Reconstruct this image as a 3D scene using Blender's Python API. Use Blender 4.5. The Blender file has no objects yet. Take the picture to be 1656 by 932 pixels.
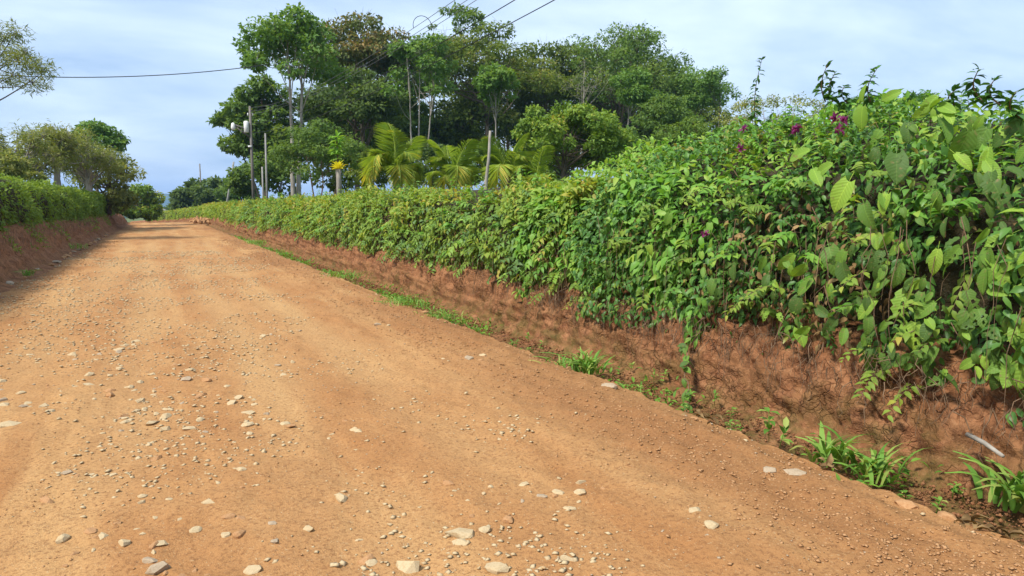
import bpy, bmesh, math, random
import numpy as np
from mathutils import Vector
rs = np.random.RandomState(7); random.seed(7)
scene = bpy.context.scene
col = scene.collection
# ------------------------------------------------------------------ camera
F, CX, CY, EYE = 1183.0, 828.0, 466.0, 1.6
PITCH, YAW = math.radians(6.271), math.radians(25.513)
fw = np.array([math.sin(YAW)*math.cos(PITCH), math.cos(YAW)*math.cos(PITCH), -math.sin(PITCH)])
rt = np.array([math.cos(YAW), -math.sin(YAW), 0.0]); upv = np.cross(rt, fw)
C0 = np.array([0, 0, EYE])
cam = bpy.data.cameras.new('camera'); cam.sensor_width = 36; cam.lens = F/1656*36
cam.clip_start = .05; cam.clip_end = 20000
co = bpy.data.objects.new('camera', cam); col.objects.link(co)
co.location = (0, 0, EYE); co.rotation_euler = (math.pi/2-PITCH, 0, -YAW)
scene.camera = co
# ------------------------------------------------------------------ light
SE = math.radians(52); SAZ = (-0.954, -0.30)
sd = Vector((SAZ[0]*math.cos(SE), SAZ[1]*math.cos(SE), math.sin(SE)))
sun = bpy.data.lights.new('sun', 'SUN'); sun.energy = 2.8; sun.angle = math.radians(9); sun.color = (1, .95, .86)
so = bpy.data.objects.new('sun', sun); col.objects.link(so); so.rotation_euler = (-sd).to_track_quat('-Z', 'Y').to_euler()
w = bpy.data.worlds.new('World'); scene.world = w; w.use_nodes = True
nt = w.node_tree; N = nt.nodes; L = nt.links
bg = N['Background']; bg.inputs[1].default_value = .135
sky = N.new('ShaderNodeTexSky'); sky.sky_type = 'NISHITA'; sky.sun_disc = False
sky.sun_elevation = SE; sky.sun_rotation = math.atan2(SAZ[0], SAZ[1]); sky.air_density = 1.2; sky.dust_density = 1.0
tc = N.new('ShaderNodeTexCoord'); sep = N.new('ShaderNodeSeparateXYZ'); L.new(tc.outputs['Generated'], sep.inputs[0])
def wmath(op, a, b=None):
    n = N.new('ShaderNodeMath'); n.operation = op
    for i, x in enumerate((a, b)):
        if x is None: continue
        if hasattr(x, 'links'): L.new(x, n.inputs[i])
        else: n.inputs[i].default_value = x
    return n.outputs[0]
den = wmath('ADD', wmath('MAXIMUM', sep.outputs[2], 0.0), .22)
cmb = N.new('ShaderNodeCombineXYZ'); L.new(wmath('DIVIDE', sep.outputs[0], den), cmb.inputs[0]); L.new(wmath('DIVIDE', sep.outputs[1], den), cmb.inputs[1])
mp = N.new('ShaderNodeMapping'); mp.inputs['Rotation'].default_value = (0, 0, .5); mp.inputs['Scale'].default_value = (.85, 1.35, 1); mp.inputs['Location'].default_value = (3.1, 1.2, 0)
L.new(cmb.outputs[0], mp.inputs[0])
nz = N.new('ShaderNodeTexNoise'); nz.inputs['Scale'].default_value = 1.15; nz.inputs['Detail'].default_value = 5; nz.inputs['Roughness'].default_value = .56; nz.inputs['Distortion'].default_value = .3
L.new(mp.outputs[0], nz.inputs[0])
cr = N.new('ShaderNodeValToRGB'); cr.color_ramp.elements[0].position = .31; cr.color_ramp.elements[0].color = (1.3, 1.9, 2.9, 1)
cr.color_ramp.elements[1].position = .70; cr.color_ramp.elements[1].color = (3.5, 4.05, 4.75, 1)
L.new(nz.outputs[0], cr.inputs[0])
mx = N.new('ShaderNodeMixRGB'); mx.inputs[0].default_value = .85
L.new(sky.outputs[0], mx.inputs[1]); L.new(cr.outputs[0], mx.inputs[2]); L.new(mx.outputs[0], bg.inputs[0])
scene.view_settings.view_transform = 'Standard'; scene.view_settings.look = 'None'
scene.view_settings.exposure = 1.08; scene.view_settings.gamma = 1
# ------------------------------------------------------------------ helpers
def ony(px, py, Y):
    d = fw*F + rt*(px-CX) - upv*(py-CY); return C0 + d*(Y/d[1])
def onx(px, py, X):
    d = fw*F + rt*(px-CX) - upv*(py-CY); return C0 + d*(X/d[0])
def onz(px, py, z):
    d = fw*F + rt*(px-CX) - upv*(py-CY); return C0 + d*((z-EYE)/d[2])
def depth(p): return float((np.array(p)-C0) @ fw)
def hsh(ix, iy, iz, seed):
    h = (ix.astype(np.int64)*374761393 + iy.astype(np.int64)*668265263 + iz.astype(np.int64)*1440662683 + seed*974634777) & 0xffffffff
    h = ((h ^ (h >> 13))*1274126177) & 0xffffffff
    h = ((h ^ (h >> 16))*2246822519) & 0xffffffff
    return ((h ^ (h >> 15)) & 0xffffff)/16777215.0
def vn(p, seed=0):
    p = np.asarray(p, float); i = np.floor(p); f = p-i; i = i.astype(np.int64); f = f*f*(3-2*f); r = 0
    for a in (0, 1):
        for b in (0, 1):
            for c in (0, 1):
                wgt = (f[:, 0] if a else 1-f[:, 0])*(f[:, 1] if b else 1-f[:, 1])*(f[:, 2] if c else 1-f[:, 2])
                r = r + wgt*hsh(i[:, 0]+a, i[:, 1]+b, i[:, 2]+c, seed)
    return r*2-1
def fbm(p, o=4, seed=0, g=.5):
    p = np.asarray(p, float); a = 1.; r = 0
    for k in range(o):
        r = r + a*vn(p*(2.03**k)+k*17.3, seed+k); a *= g
    return r
def xyz(x, y, z=0.): 
    x, y, z = np.broadcast_arrays(np.asarray(x, float), y, z); return np.stack([x.ravel(), y.ravel(), z.ravel()], 1)
def nrm(v): return v/np.maximum(np.linalg.norm(v, axis=-1, keepdims=True), 1e-9)
def link(o, parent=None):
    col.objects.link(o)
    if parent is not None: o.parent = parent
    return o
def npmesh(name, V, T, mat, parent=None, rnd=None, smooth=False, origin=None):
    V = np.asarray(V, np.float32); T = np.asarray(T, np.int32); k = T.shape[1]
    if origin is not None: V = V-np.asarray(origin, np.float32)
    me = bpy.data.meshes.new(name)
    me.vertices.add(len(V)); me.vertices.foreach_set('co', V.ravel())
    me.loops.add(T.size); me.loops.foreach_set('vertex_index', T.ravel())
    me.polygons.add(len(T)); me.polygons.foreach_set('loop_start', np.arange(0, T.size, k, dtype=np.int32))
    if smooth: me.polygons.foreach_set('use_smooth', np.ones(len(T), bool))
    me.update(calc_edges=True)
    if rnd is not None:
        a = me.attributes.new('rnd', 'FLOAT', 'POINT'); a.data.foreach_set('value', np.asarray(rnd, np.float32))
    me.materials.append(mat)
    o = bpy.data.objects.new(name, me)
    if origin is not None and parent is None: o.location = origin
    return link(o, parent)
def tag(o, label=None, cat=None, group=None, kind=None):
    for k, v in (('label', label), ('category', cat), ('group', group), ('kind', kind)):
        if v: o[k] = v
    return o
def empty(name, loc, label, cat, group=None):
    o = bpy.data.objects.new(name, None); o.location = loc; o.empty_display_size = .2; link(o); return tag(o, label, cat, group)
def local(o, root):      # mesh built in world space becomes a child whose origin is its root
    o.matrix_parent_inverse = root.matrix_basis.inverted() if False else o.matrix_parent_inverse
    return o
class MB:                # collects triangles
    def __init__(s): s.V = []; s.T = []; s.R = []; s.n = 0
    def add(s, V, T, r=None):
        V = np.asarray(V, float); T = np.asarray(T, int)
        s.V.append(V); s.T.append(T+s.n); s.n += len(V)
        s.R.append(np.full(len(V), .5) if r is None else np.broadcast_to(np.asarray(r, float), (len(V),)))
        return s
    def tube(s, pts, rad, k=6, r=None, cap=True):
        pts = np.asarray(pts, float); rad = np.broadcast_to(np.asarray(rad, float), (len(pts),))
        t = nrm(np.gradient(pts, axis=0)); ref = np.array([.31, .17, .93]) if abs(t[0][2]) < .9 else np.array([1., .1, 0])
        a = nrm(np.cross(t, ref)); b = np.cross(t, a); th = np.arange(k)/k*2*math.pi
        V = pts[:, None, :] + rad[:, None, None]*(np.cos(th)[None, :, None]*a[:, None, :] + np.sin(th)[None, :, None]*b[:, None, :])
        V = V.reshape(-1, 3); T = []
        n = len(pts)
        i = np.arange(n-1)[:, None]*k; j = np.arange(k)[None, :]; j2 = (j+1) % k
        q = np.stack([i+j, i+j2, i+k+j2, i+k+j], -1).reshape(-1, 4)
        T = np.concatenate([q[:, [0, 1, 2]], q[:, [0, 2, 3]]])
        if cap:
            V = np.concatenate([V, pts[:1], pts[-1:]]); c0 = n*k; jj = np.arange(k); j2 = (jj+1) % k
            T = np.concatenate([T, np.stack([np.full(k, c0), j2, jj], 1), np.stack([np.full(k, c0+1), (n-1)*k+jj, (n-1)*k+j2], 1)])
        return s.add(V, T, r)
    def box(s, c, h, r=None):
        c = np.asarray(c, float); h = np.asarray(h, float)
        V = np.array([[x, y, z] for x in (-1, 1) for y in (-1, 1) for z in (-1, 1)])*h+c
        Q = [(0, 1, 3, 2), (4, 6, 7, 5), (0, 4, 5, 1), (2, 3, 7, 6), (0, 2, 6, 4), (1, 5, 7, 3)]
        return s.add(V, [t for q in Q for t in ((q[0], q[1], q[2]), (q[0], q[2], q[3]))], r)
    def leaves(s, tmpl, pos, d, n, size, rnd, width=1.0):
        tv, tt = tmpl; k = len(tv); pos = np.asarray(pos, float); m = len(pos)
        if m == 0: return s
        d = nrm(d); x = nrm(np.cross(d, n)); z = np.cross(x, d); size = np.broadcast_to(size, (m,))[:, None, None]; width = np.broadcast_to(width, (m,))[:, None, None]
        V = pos[:, None, :] + size*(width*tv[None, :, 0:1]*x[:, None, :] + tv[None, :, 1:2]*d[:, None, :] + tv[None, :, 2:3]*z[:, None, :])
        T = (np.arange(m)*k)[:, None, None] + tt[None]
        return s.add(V.reshape(-1, 3), T.reshape(-1, 3), np.repeat(rnd, k))
    def build(s, name, mat, parent=None, smooth=False, origin=None):
        V = np.concatenate(s.V); 
        if parent is not None: V = V-np.array(parent_world(parent))
        return npmesh(name, V, np.concatenate(s.T), mat, parent, np.concatenate(s.R), smooth, origin)
def parent_world(p):
    v = Vector((0, 0, 0))
    while p is not None: v = v+p.location; p = p.parent
    return v
LEAF4 = (np.array([[0, 0, 0], [-.27, .42, .07], [0, 1, -.12], [.27, .42, .07]]), np.array([[0, 2, 1], [0, 3, 2]]))
LEAF8 = (np.array([[0, 0, 0], [-.2, .25, .06], [.2, .25, .06], [0, .33, 0], [-.22, .6, .04], [.22, .6, .04], [0, .66, -.05], [0, 1, -.2]]),
         np.array([[0, 3, 1], [0, 2, 3], [1, 3, 6], [1, 6, 4], [2, 5, 6], [2, 6, 3], [4, 6, 7], [5, 7, 6]]))
LEAF8B = (LEAF8[0]*[1, 1, 1]+np.stack([0*LEAF8[0][:, 0], 0*LEAF8[0][:, 0], .55*LEAF8[0][:, 0]*LEAF8[0][:, 1]-.22*LEAF8[0][:, 1]**3], 1), LEAF8[1])
SLIM = (np.array([[0, 0, 0], [-.1, .4, .03], [0, 1, -.1], [.1, .4, .03]]), np.array([[0, 2, 1], [0, 3, 2]]))
# ------------------------------------------------------------------ materials
def newmat(name):
    m = bpy.data.materials.new(name); m.use_nodes = True; return m, m.node_tree.nodes, m.node_tree.links, m.node_tree.nodes['Principled BSDF']
def ramp(N, stops):
    r = N.new('ShaderNodeValToRGB'); e = r.color_ramp.elements
    while len(e) < len(stops): e.new(.5)
    for i, (p, c) in enumerate(stops): e[i].position = p; e[i].color = (*c, 1)
    return r
def leafmat(name, stops, trans=.35, rough=.45, spec=.4, veins=False):
    m, N, L, b = newmat(name); a = N.new('ShaderNodeAttribute'); a.attribute_name = 'rnd'; r = ramp(N, [(p, tuple(min(.8, x*k) for x, k in zip(c, (1.4, 1.28, 1.1)))) for p, c in stops]); L.new(a.outputs['Fac'], r.inputs[0])
    L.new(r.outputs[0], b.inputs['Base Color']); b.inputs['Roughness'].default_value = rough+.08; b.inputs['Specular IOR Level'].default_value = spec*.55
    if veins:
        tc = N.new('ShaderNodeTexCoord'); sx = N.new('ShaderNodeSeparateXYZ'); L.new(tc.outputs['Object'], sx.inputs[0])
        ab = N.new('ShaderNodeMath'); ab.operation = 'ABSOLUTE'; L.new(sx.outputs[0], ab.inputs[0]); ml = N.new('ShaderNodeMath'); ml.operation = 'MULTIPLY_ADD'; ml.inputs[1].default_value = -.75; L.new(ab.outputs[0], ml.inputs[0]); L.new(sx.outputs[1], ml.inputs[2])
        sn = N.new('ShaderNodeMath'); sn.operation = 'MULTIPLY'; sn.inputs[1].default_value = 62; L.new(ml.outputs[0], sn.inputs[0]); s2 = N.new('ShaderNodeMath'); s2.operation = 'SINE'; L.new(sn.outputs[0], s2.inputs[0])
        bp = N.new('ShaderNodeBump'); bp.inputs['Strength'].default_value = .16; bp.inputs['Distance'].default_value = .006; L.new(s2.outputs[0], bp.inputs['Height']); L.new(bp.outputs[0], b.inputs['Normal'])
        mr = ramp(N, [(.0, (1.5, 1.4, 1.3)), (.016, (1, 1, 1)), (.4, (.9, .95, .9))]); L.new(ab.outputs[0], mr.inputs[0]); mm = N.new('ShaderNodeMixRGB'); mm.blend_type = 'MULTIPLY'; mm.inputs[0].default_value = 1; L.new(r.outputs[0], mm.inputs[1]); L.new(mr.outputs[0], mm.inputs[2])
        nb = N.new('ShaderNodeTexNoise'); nb.inputs['Scale'].default_value = 6; nb.inputs['Detail'].default_value = 5; oi = N.new('ShaderNodeObjectInfo'); ad = N.new('ShaderNodeVectorMath'); ad.operation = 'ADD'; L.new(tc.outputs['Object'], ad.inputs[0]); L.new(oi.outputs['Location'], ad.inputs[1]); L.new(ad.outputs[0], nb.inputs[0])
        bl = ramp(N, [(.60, (0, 0, 0)), (.70, (.8, .8, .8))]); L.new(nb.outputs[0], bl.inputs[0]); m3 = N.new('ShaderNodeMixRGB'); L.new(bl.outputs[0], m3.inputs[0]); L.new(mm.outputs[0], m3.inputs[1]); m3.inputs[2].default_value = (.24, .19, .07, 1); L.new(m3.outputs[0], b.inputs['Base Color']); r = m3
    t = N.new('ShaderNodeBsdfTranslucent'); g = N.new('ShaderNodeMixRGB'); g.blend_type = 'MULTIPLY'; g.inputs[0].default_value = 1; g.inputs[2].default_value = (1.25, 1.2, .5, 1)
    L.new(r.outputs[0], g.inputs[1]); L.new(g.outputs[0], t.inputs[0]); mxs = N.new('ShaderNodeMixShader'); mxs.inputs[0].default_value = trans
    L.new(b.outputs[0], mxs.inputs[1]); L.new(t.outputs[0], mxs.inputs[2]); L.new(mxs.outputs[0], N['Material Output'].inputs[0]); return m
def noisemat(name, stops, scale=5, detail=8, rough=.9, bump=.3, bscale=40, stretch=(1, 1, 1), bdist=.02):
    m, N, L, b = newmat(name); t = N.new('ShaderNodeTexCoord'); mp = N.new('ShaderNodeMapping'); mp.inputs['Scale'].default_value = stretch; L.new(t.outputs['Object'], mp.inputs[0])
    n = N.new('ShaderNodeTexNoise'); n.inputs['Scale'].default_value = scale; n.inputs['Detail'].default_value = detail; n.inputs['Roughness'].default_value = .62; L.new(mp.outputs[0], n.inputs[0])
    r = ramp(N, stops); L.new(n.outputs[0], r.inputs[0]); L.new(r.outputs[0], b.inputs['Base Color']); b.inputs['Roughness'].default_value = rough; b.inputs['Specular IOR Level'].default_value = .2
    n2 = N.new('ShaderNodeTexNoise'); n2.inputs['Scale'].default_value = bscale; n2.inputs['Detail'].default_value = 6; L.new(mp.outputs[0], n2.inputs[0])
    bp = N.new('ShaderNodeBump'); bp.inputs['Strength'].default_value = bump; bp.inputs['Distance'].default_value = bdist; L.new(n2.outputs[0], bp.inputs['Height']); L.new(bp.outputs[0], b.inputs['Normal']); return m
M = {}
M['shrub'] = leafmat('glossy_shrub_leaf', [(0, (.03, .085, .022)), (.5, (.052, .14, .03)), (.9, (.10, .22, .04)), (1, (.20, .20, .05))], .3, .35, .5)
M['lime'] = leafmat('lime_hedge_leaf', [(0, (.06, .12, .025)), (.4, (.11, .20, .035)), (.8, (.19, .29, .05)), (.95, (.28, .31, .055)), (1, (.30, .27, .06))], .4, .45)  # lime green to yellow leaf colours
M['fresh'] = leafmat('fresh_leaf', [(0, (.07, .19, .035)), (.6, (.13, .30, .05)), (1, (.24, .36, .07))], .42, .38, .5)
M['big'] = leafmat('broad_vine_leaf', [(0, (.05, .10, .04)), (.4, (.085, .17, .05)), (.75, (.12, .24, .045)), (.95, (.22, .36, .06)), (1, (.28, .22, .10))], .3, .4, .5)
M['bigv'] = leafmat('veined_vine_leaf', [(0, (.05, .10, .03)), (.4, (.085, .17, .035)), (.75, (.12, .24, .04)), (.95, (.20, .34, .05)), (1, (.28, .22, .10))], .35, .45, .4, True)
M['dead'] = leafmat('dead_leaf', [(0, (.06, .04, .022)), (.5, (.12, .08, .04)), (1, (.26, .19, .10))], .15, .8, .2)
M['left'] = leafmat('left_hedge_leaf', [(0, (.06, .12, .025)), (.5, (.115, .20, .035)), (1, (.20, .29, .05))], .4, .5)
M['grass'] = leafmat('ditch_grass', [(0, (.07, .17, .03)), (.6, (.13, .28, .05)), (1, (.27, .33, .10))], .35, .5)
M['dark'] = leafmat('dark_tree_leaf', [(0, (.045, .08, .028)), (.6, (.075, .13, .04)), (1, (.12, .18, .05))], .45, .55)
M['mid'] = leafmat('mid_green_tree_leaf', [(0, (.055, .11, .03)), (.6, (.10, .18, .045)), (1, (.16, .235, .055))], .45, .55)
M['olive'] = leafmat('olive_tree_leaf', [(0, (.05, .085, .02)), (.55, (.095, .15, .03)), (.9, (.16, .20, .045)), (1, (.20, .19, .05))], .45, .55)
M['bright'] = leafmat('bright_tree_leaf', [(0, (.06, .13, .03)), (.6, (.10, .20, .045)), (1, (.17, .26, .06))], .4, .45)
M['rust'] = leafmat('rusty_flowering_leaf', [(0, (.045, .08, .022)), (.45, (.085, .12, .035)), (.7, (.15, .135, .045)), (1, (.25, .175, .07))], .3, .55)
M['pale'] = leafmat('pale_fine_leaf', [(0, (.10, .14, .04)), (.6, (.18, .225, .07)), (1, (.28, .29, .11))], .4, .5)
M['palm'] = leafmat('palm_frond_leaf', [(0, (.09, .17, .035)), (.5, (.17, .28, .05)), (.85, (.25, .34, .06)), (1, (.44, .40, .08))], .35, .4)
M['yellow'] = leafmat('yellow_bromeliad', [(0, (.45, .38, .03)), (1, (.75, .60, .05))], .3, .4)
M['purple'] = leafmat('purple_flower', [(0, (.10, .012, .08)), (1, (.24, .035, .19))], .3, .5)
M['moss'] = leafmat('ditch_weed', [(0, (.05, .14, .02)), (1, (.14, .28, .04))], .35, .5)
M['bark_pale'] = noisemat('pale_bark', [(.3, (.20, .17, .135)), (.7, (.40, .365, .31))], 6, 6, .85, .4, 30, (1, 1, .3))
M['bark'] = noisemat('brown_bark', [(.3, (.07, .055, .04)), (.7, (.17, .135, .10))], 5, 6, .9, .5, 25, (1, 1, .3))
M['twig'] = noisemat('dry_twig', [(.3, (.11, .065, .035)), (.7, (.25, .165, .10))], 12, 4, .9, .2, 60)
M['dark_core'] = noisemat('light_blocking_core', [(.3, (.025, .028, .012)), (.7, (.075, .055, .03))], 14, 8, .95, .9, 40, (1, 1, 1), .06)  # dark brown-green for the added hedge core, stands in for shaded dense twigs
M['pole'] = noisemat('weathered_pole', [(.3, (.10, .09, .08)), (.7, (.22, .20, .18))], 8, 6, .85, .3, 50, (1, 1, .1))
M['pole_pale'] = noisemat('pale_concrete_pole', [(.3, (.22, .21, .20)), (.7, (.33, .32, .30))], 8, 6, .8, .2, 50)
M['wire'] = noisemat('black_cable', [(.3, (.015, .015, .017)), (.7, (.03, .03, .033))], 20, 2, .6, .05)
M['alu'] = noisemat('dull_aluminium_cable', [(.3, (.09, .09, .09)), (.7, (.15, .15, .15))], 20, 2, .5, .05)
M['white'] = noisemat('off_white_paint', [(.3, (.62, .62, .60)), (.7, (.78, .78, .76))], 9, 4, .5, .05)
M['hill'] = noisemat('wooded_hill', [(.3, (.03, .06, .025)), (.7, (.07, .11, .04))], .01, 8, .95, .5, .03, (1, 1, 1), 8)
M['field'] = noisemat('rough_field', [(.3, (.06, .09, .025)), (.55, (.12, .15, .04)), (.75, (.17, .12, .06))], .35, 8, .95, .6, 6, (1, 1, 1), .1)
M['stone_cream'] = noisemat('cream_stone', [(.3, (.39, .27, .14)), (.55, (.49, .38, .225)), (.75, (.42, .265, .12))], 14, 6, .85, .4, 60, (1, 1, 1), .006)
M['stone_grey'] = noisemat('grey_stone', [(.3, (.31, .225, .14)), (.6, (.40, .31, .21)), (.8, (.40, .25, .13))], 14, 6, .8, .4, 60, (1, 1, 1), .006)
M['stone_red'] = noisemat('rusty_stone', [(.3, (.33, .165, .07)), (.6, (.42, .235, .11)), (.8, (.46, .30, .16))], 14, 6, .9, .4, 60, (1, 1, 1), .006)
def soil(name, road):
    m, N, L, b = newmat(name); t = N.new('ShaderNodeTexCoord')
    def noise(scale, det=6, st=(1, 1, 1), rough=.6):
        mp = N.new('ShaderNodeMapping'); mp.inputs['Scale'].default_value = st; L.new(t.outputs['Object'], mp.inputs[0])
        n = N.new('ShaderNodeTexNoise'); n.inputs['Scale'].default_value = scale; n.inputs['Detail'].default_value = det; n.inputs['Roughness'].default_value = rough; L.new(mp.outputs[0], n.inputs[0]); return n.outputs[0]
    def mix(a, bb, f, mode='MIX'):
        x = N.new('ShaderNodeMixRGB'); x.blend_type = mode
        for i, v in enumerate((f, a, bb)):
            if hasattr(v, 'links'): L.new(v, x.inputs[i])
            elif isinstance(v, tuple): x.inputs[i].default_value = (*v, 1)
            else: x.inputs[i].default_value = v
        return x.outputs[0]
    def rp(v, *st): r = ramp(N, [(p, (c, c, c)) for p, c in st]); L.new(v, r.inputs[0]); return r.outputs[0]
    at = N.new('ShaderNodeAttribute'); at.attribute_name = 'rnd'; A = at.outputs['Fac']
    if road:   # rnd: 0 compacted pale clay .. 1 loose dark gravelly earth
        c = mix((.425, .225, .09), (.355, .168, .062), rp(noise(1.1, 6, (1, .45, 1)), (.38, 0), (.62, 1)))
        c = mix(c, (.50, .29, .12), rp(noise(.7, 7, (1.9, .16, 1)), (.50, 0), (.66, .9)))
        c = mix(c, (.47, .28, .12), rp(A, (0, .8), (.34, 0))); c = mix(c, (.25, .115, .045), rp(A, (.44, 0), (1, .85)))
        g = noise(42, 5, (1, 1, 1), .7); c = mix(c, (.19, .085, .035), rp(g, (.48, 0), (.66, .75)))
        c = mix(c, (.52, .38, .21), rp(noise(75, 3, (1, .8, 1), .6), (.62, 0), (.72, .7)))
        bh = mix(g, noise(130, 4), .4); dist = .022
    else:      # rnd: mossiness at the damp foot
        c = mix((.225, .095, .042), (.33, .155, .072), rp(noise(3.0, 8), (.38, 0), (.62, 1)))
        c = mix(c, (.12, .05, .024), rp(noise(11, 10, (1, 1, .8), .75), (.50, 0), (.62, .85)))
        c = mix(c, (.40, .205, .10), rp(noise(24, 8, (1, 1, 1), .7), (.54, 0), (.66, .7)))
        nv = N.new('ShaderNodeTexNoise'); nv.inputs['Scale'].default_value = 9; L.new(t.outputs['Object'], nv.inputs[0]); va = N.new('ShaderNodeMixRGB'); va.blend_type = 'ADD'; va.inputs[0].default_value = .12; L.new(t.outputs['Object'], va.inputs[1]); L.new(nv.outputs[1], va.inputs[2])
        vo = N.new('ShaderNodeTexVoronoi'); vo.feature = 'DISTANCE_TO_EDGE'; vo.inputs['Scale'].default_value = 13; L.new(va.outputs[0], vo.inputs[0]); ve = rp(vo.outputs[0], (0, 0), (.09, 1)); v2 = N.new('ShaderNodeTexVoronoi'); v2.inputs['Scale'].default_value = 34; L.new(va.outputs[0], v2.inputs[0]); vm = rp(noise(2.2, 3), (.42, 1), (.58, 0)); ve = mix((1, 1, 1), ve, vm)
        c = mix(c, (.5, .45, .42), mix((1, 1, 1), (0, 0, 0), ve), 'MULTIPLY')
        c = mix(c, (.095, .085, .022), mix((0, 0, 0), rp(noise(5, 7), (.38, 0), (.60, .8)), A, 'MIX'))
        bh = mix(mix(noise(30, 10, (1, 1, 1), .75), noise(90, 4), .3), mix(v2.outputs[0], ve, .6), .45); dist = .07
    L.new(c, b.inputs['Base Color']); b.inputs['Roughness'].default_value = .95; b.inputs['Specular IOR Level'].default_value = .12
    bp = N.new('ShaderNodeBump'); bp.inputs['Strength'].default_value = .7; bp.inputs['Distance'].default_value = dist; L.new(bh, bp.inputs['Height']); L.new(bp.outputs[0], b.inputs['Normal']); return m
M['road'] = soil('orange_dirt_road', True); M['bank'] = soil('red_earth_bank', False)
# ------------------------------------------------------------------ ground profile
def xc(Y): Y = np.asarray(Y, float); t = np.clip(Y-72, 0, 170); return -.0012*np.minimum(t, 60)**2 - .144*np.maximum(t-60, 0)
def zc(Y): Y = np.asarray(Y, float); t = np.clip(Y-78, 0, 220); return -.0004*np.minimum(t, 32)**2 - .0256*np.maximum(t-32, 0)
def sm(a, b, x): t = np.clip((x-a)/(b-a), 0, 1); return t*t*(3-2*t)
def gz(u, Y): return float(np.where(u > 0, .66+.15*sm(15, 40, Y), 1.22) + zc(Y))
def grid(nr, nc):
    i = np.arange(nr-1)[:, None]*nc+np.arange(nc-1)[None]; return np.stack([i, i+1, i+nc+1, i+nc], -1).reshape(-1, 4)
def rows(y0, y1, d0, k, near):
    r = [y0]
    while r[-1] < y1: r.append(r[-1]+max(d0, k*abs(r[-1]), .35 if r[-1] < near else 0))
    return np.array(r)
# terrain: one sheet to the horizon, sunk under the road corridor
us = np.array([-6000, -3000, -1200, -500, -200, -90, -50, -30, -20, -14, -10, -7, -5.4, -4.9, -4.7, 0, 5.35, 5.5, 6, 8, 11, 15, 20, 30, 45, 70, 110, 200, 500, 1200, 3000, 6000.])
ys = np.array([-3000, -800, -200, -60, -20, -8, 0, 8, 16, 24, 32, 40, 50, 60, 70, 80, 90, 100, 110, 120, 135, 150, 170, 190, 210, 250, 300, 400, 600, 1000, 2000, 4000, 9000.])
U, Yg = np.meshgrid(us, ys); z = np.where(U > 5.4, .66+.15*sm(15, 40, Yg), np.where(U < -4.8, 1.22, -.8)) + zc(Yg)
z = z + np.where((np.abs(U) > 8), .12*fbm(xyz(U/9, Yg/9), 3, 3).reshape(U.shape), 0)
tag(npmesh('terrain', xyz(U+xc(Yg), Yg, z), grid(len(ys), len(us)), M['field'], smooth=False), kind='structure')
# road
ry = rows(-7, 175, .026, .0065, 1.6); uu = np.linspace(-3.15, 3.72, 190)
U, Yg = np.meshgrid(uu, ry); P = xyz(U, Yg)
loose = np.clip(.5*sm(2.3, 3.3, U).ravel()+.45*sm(-1.9, -2.7, U).ravel()+.45*fbm(P*[.8, .35, 1], 3, 5), 0, 1)*1.0
track = sum(np.exp(-((U.ravel()-c-.12*np.sin(Yg.ravel()/7+c))/.34)**2) for c in (-1.35, -.35, .75, 1.75))
loose = np.clip(.38+.62*loose-.42*track*(.6+.5*vn(P*[.3, .12, 1], 61)), 0, 1)
zz = .022*fbm(P*[.9, .5, 1], 4, 11)-.012*track + (.006+.012*loose)*fbm(P*[7, 5, 1], 3, 21) + .006*fbm(P*[22, 18, 1], 2, 31)*(.7+1.3*loose) - .05*sm(3.4, 3.72, U).ravel()
zz = zz + .012*np.sin(Yg.ravel()*1.9+2*vn(P*[.5, .3, 1], 8))*sm(12, 24, Yg).ravel()*np.clip(vn(P*[.3, .1, 1], 9)+.3, 0, 1)
def roadz(u, y):
    j = np.clip(np.searchsorted(ry, y), 0, len(ry)-1); i = np.clip(np.rint((u-uu[0])/(uu[1]-uu[0])).astype(int), 0, len(uu)-1); return zz.reshape(U.shape)[j, i]
ro = npmesh('road', np.stack([P[:, 0]+xc(P[:, 1]), P[:, 1], zz+zc(P[:, 1])], 1), grid(len(ry), len(uu)), M['road'], rnd=loose, smooth=True)
tag(ro, kind='structure')
# banks
def bank(name, prof, fine, seed, near, fade):
    prof = np.array(prof); s = np.r_[0, np.cumsum(np.hypot(*np.diff(prof[:, :2], axis=0).T))]; t = np.linspace(0, s[-1], fine)
    pu, pz, pa, pm = (np.interp(t, s, prof[:, k]) for k in (0, 1, 2, 3)); by = rows(-7, 178, .030, .010, near)
    U, Yg = np.meshgrid(pu, by); Z = np.broadcast_to(pz, U.shape); am = np.broadcast_to(pa, U.shape); mo = np.broadcast_to(pm, U.shape)
    Z = np.where(Z > .1, Z*(1+fade*sm(12, 40, Yg)), Z); P = xyz(U, Yg, Z); a = am.ravel()
    big = fbm(P*[1.2, 1.1, 1.6], 3, seed); cl = fbm(P*[5, 5, 7], 4, seed+9); crk = np.abs(vn(P*[9, 9, 5], seed+4)); crk = -np.clip(.18-crk, 0, 1)
    off = a*(.06*big+.06*cl+.2*crk+.034*fbm(P*[17, 17, 21], 3, seed+2, .6)+.10*np.abs(vn(P*[6, 6, 8], seed+31))+.07*np.abs(vn(P*[13, 13, 15], seed+32))+.035*np.abs(vn(P*[27, 27, 30], seed+33))-.06); sgn = -1 if prof[0, 0] > 0 else 1
    X = P[:, 0]+sgn*off*.8; Zz = P[:, 2]+off*.45
    o = npmesh(name, np.stack([X+xc(P[:, 1]), P[:, 1], Zz+zc(P[:, 1])], 1), grid(len(by), len(pu)), M['bank'], rnd=np.clip(mo.ravel()+.25*big, 0, 1), smooth=True); return tag(o, kind='structure')
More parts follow.
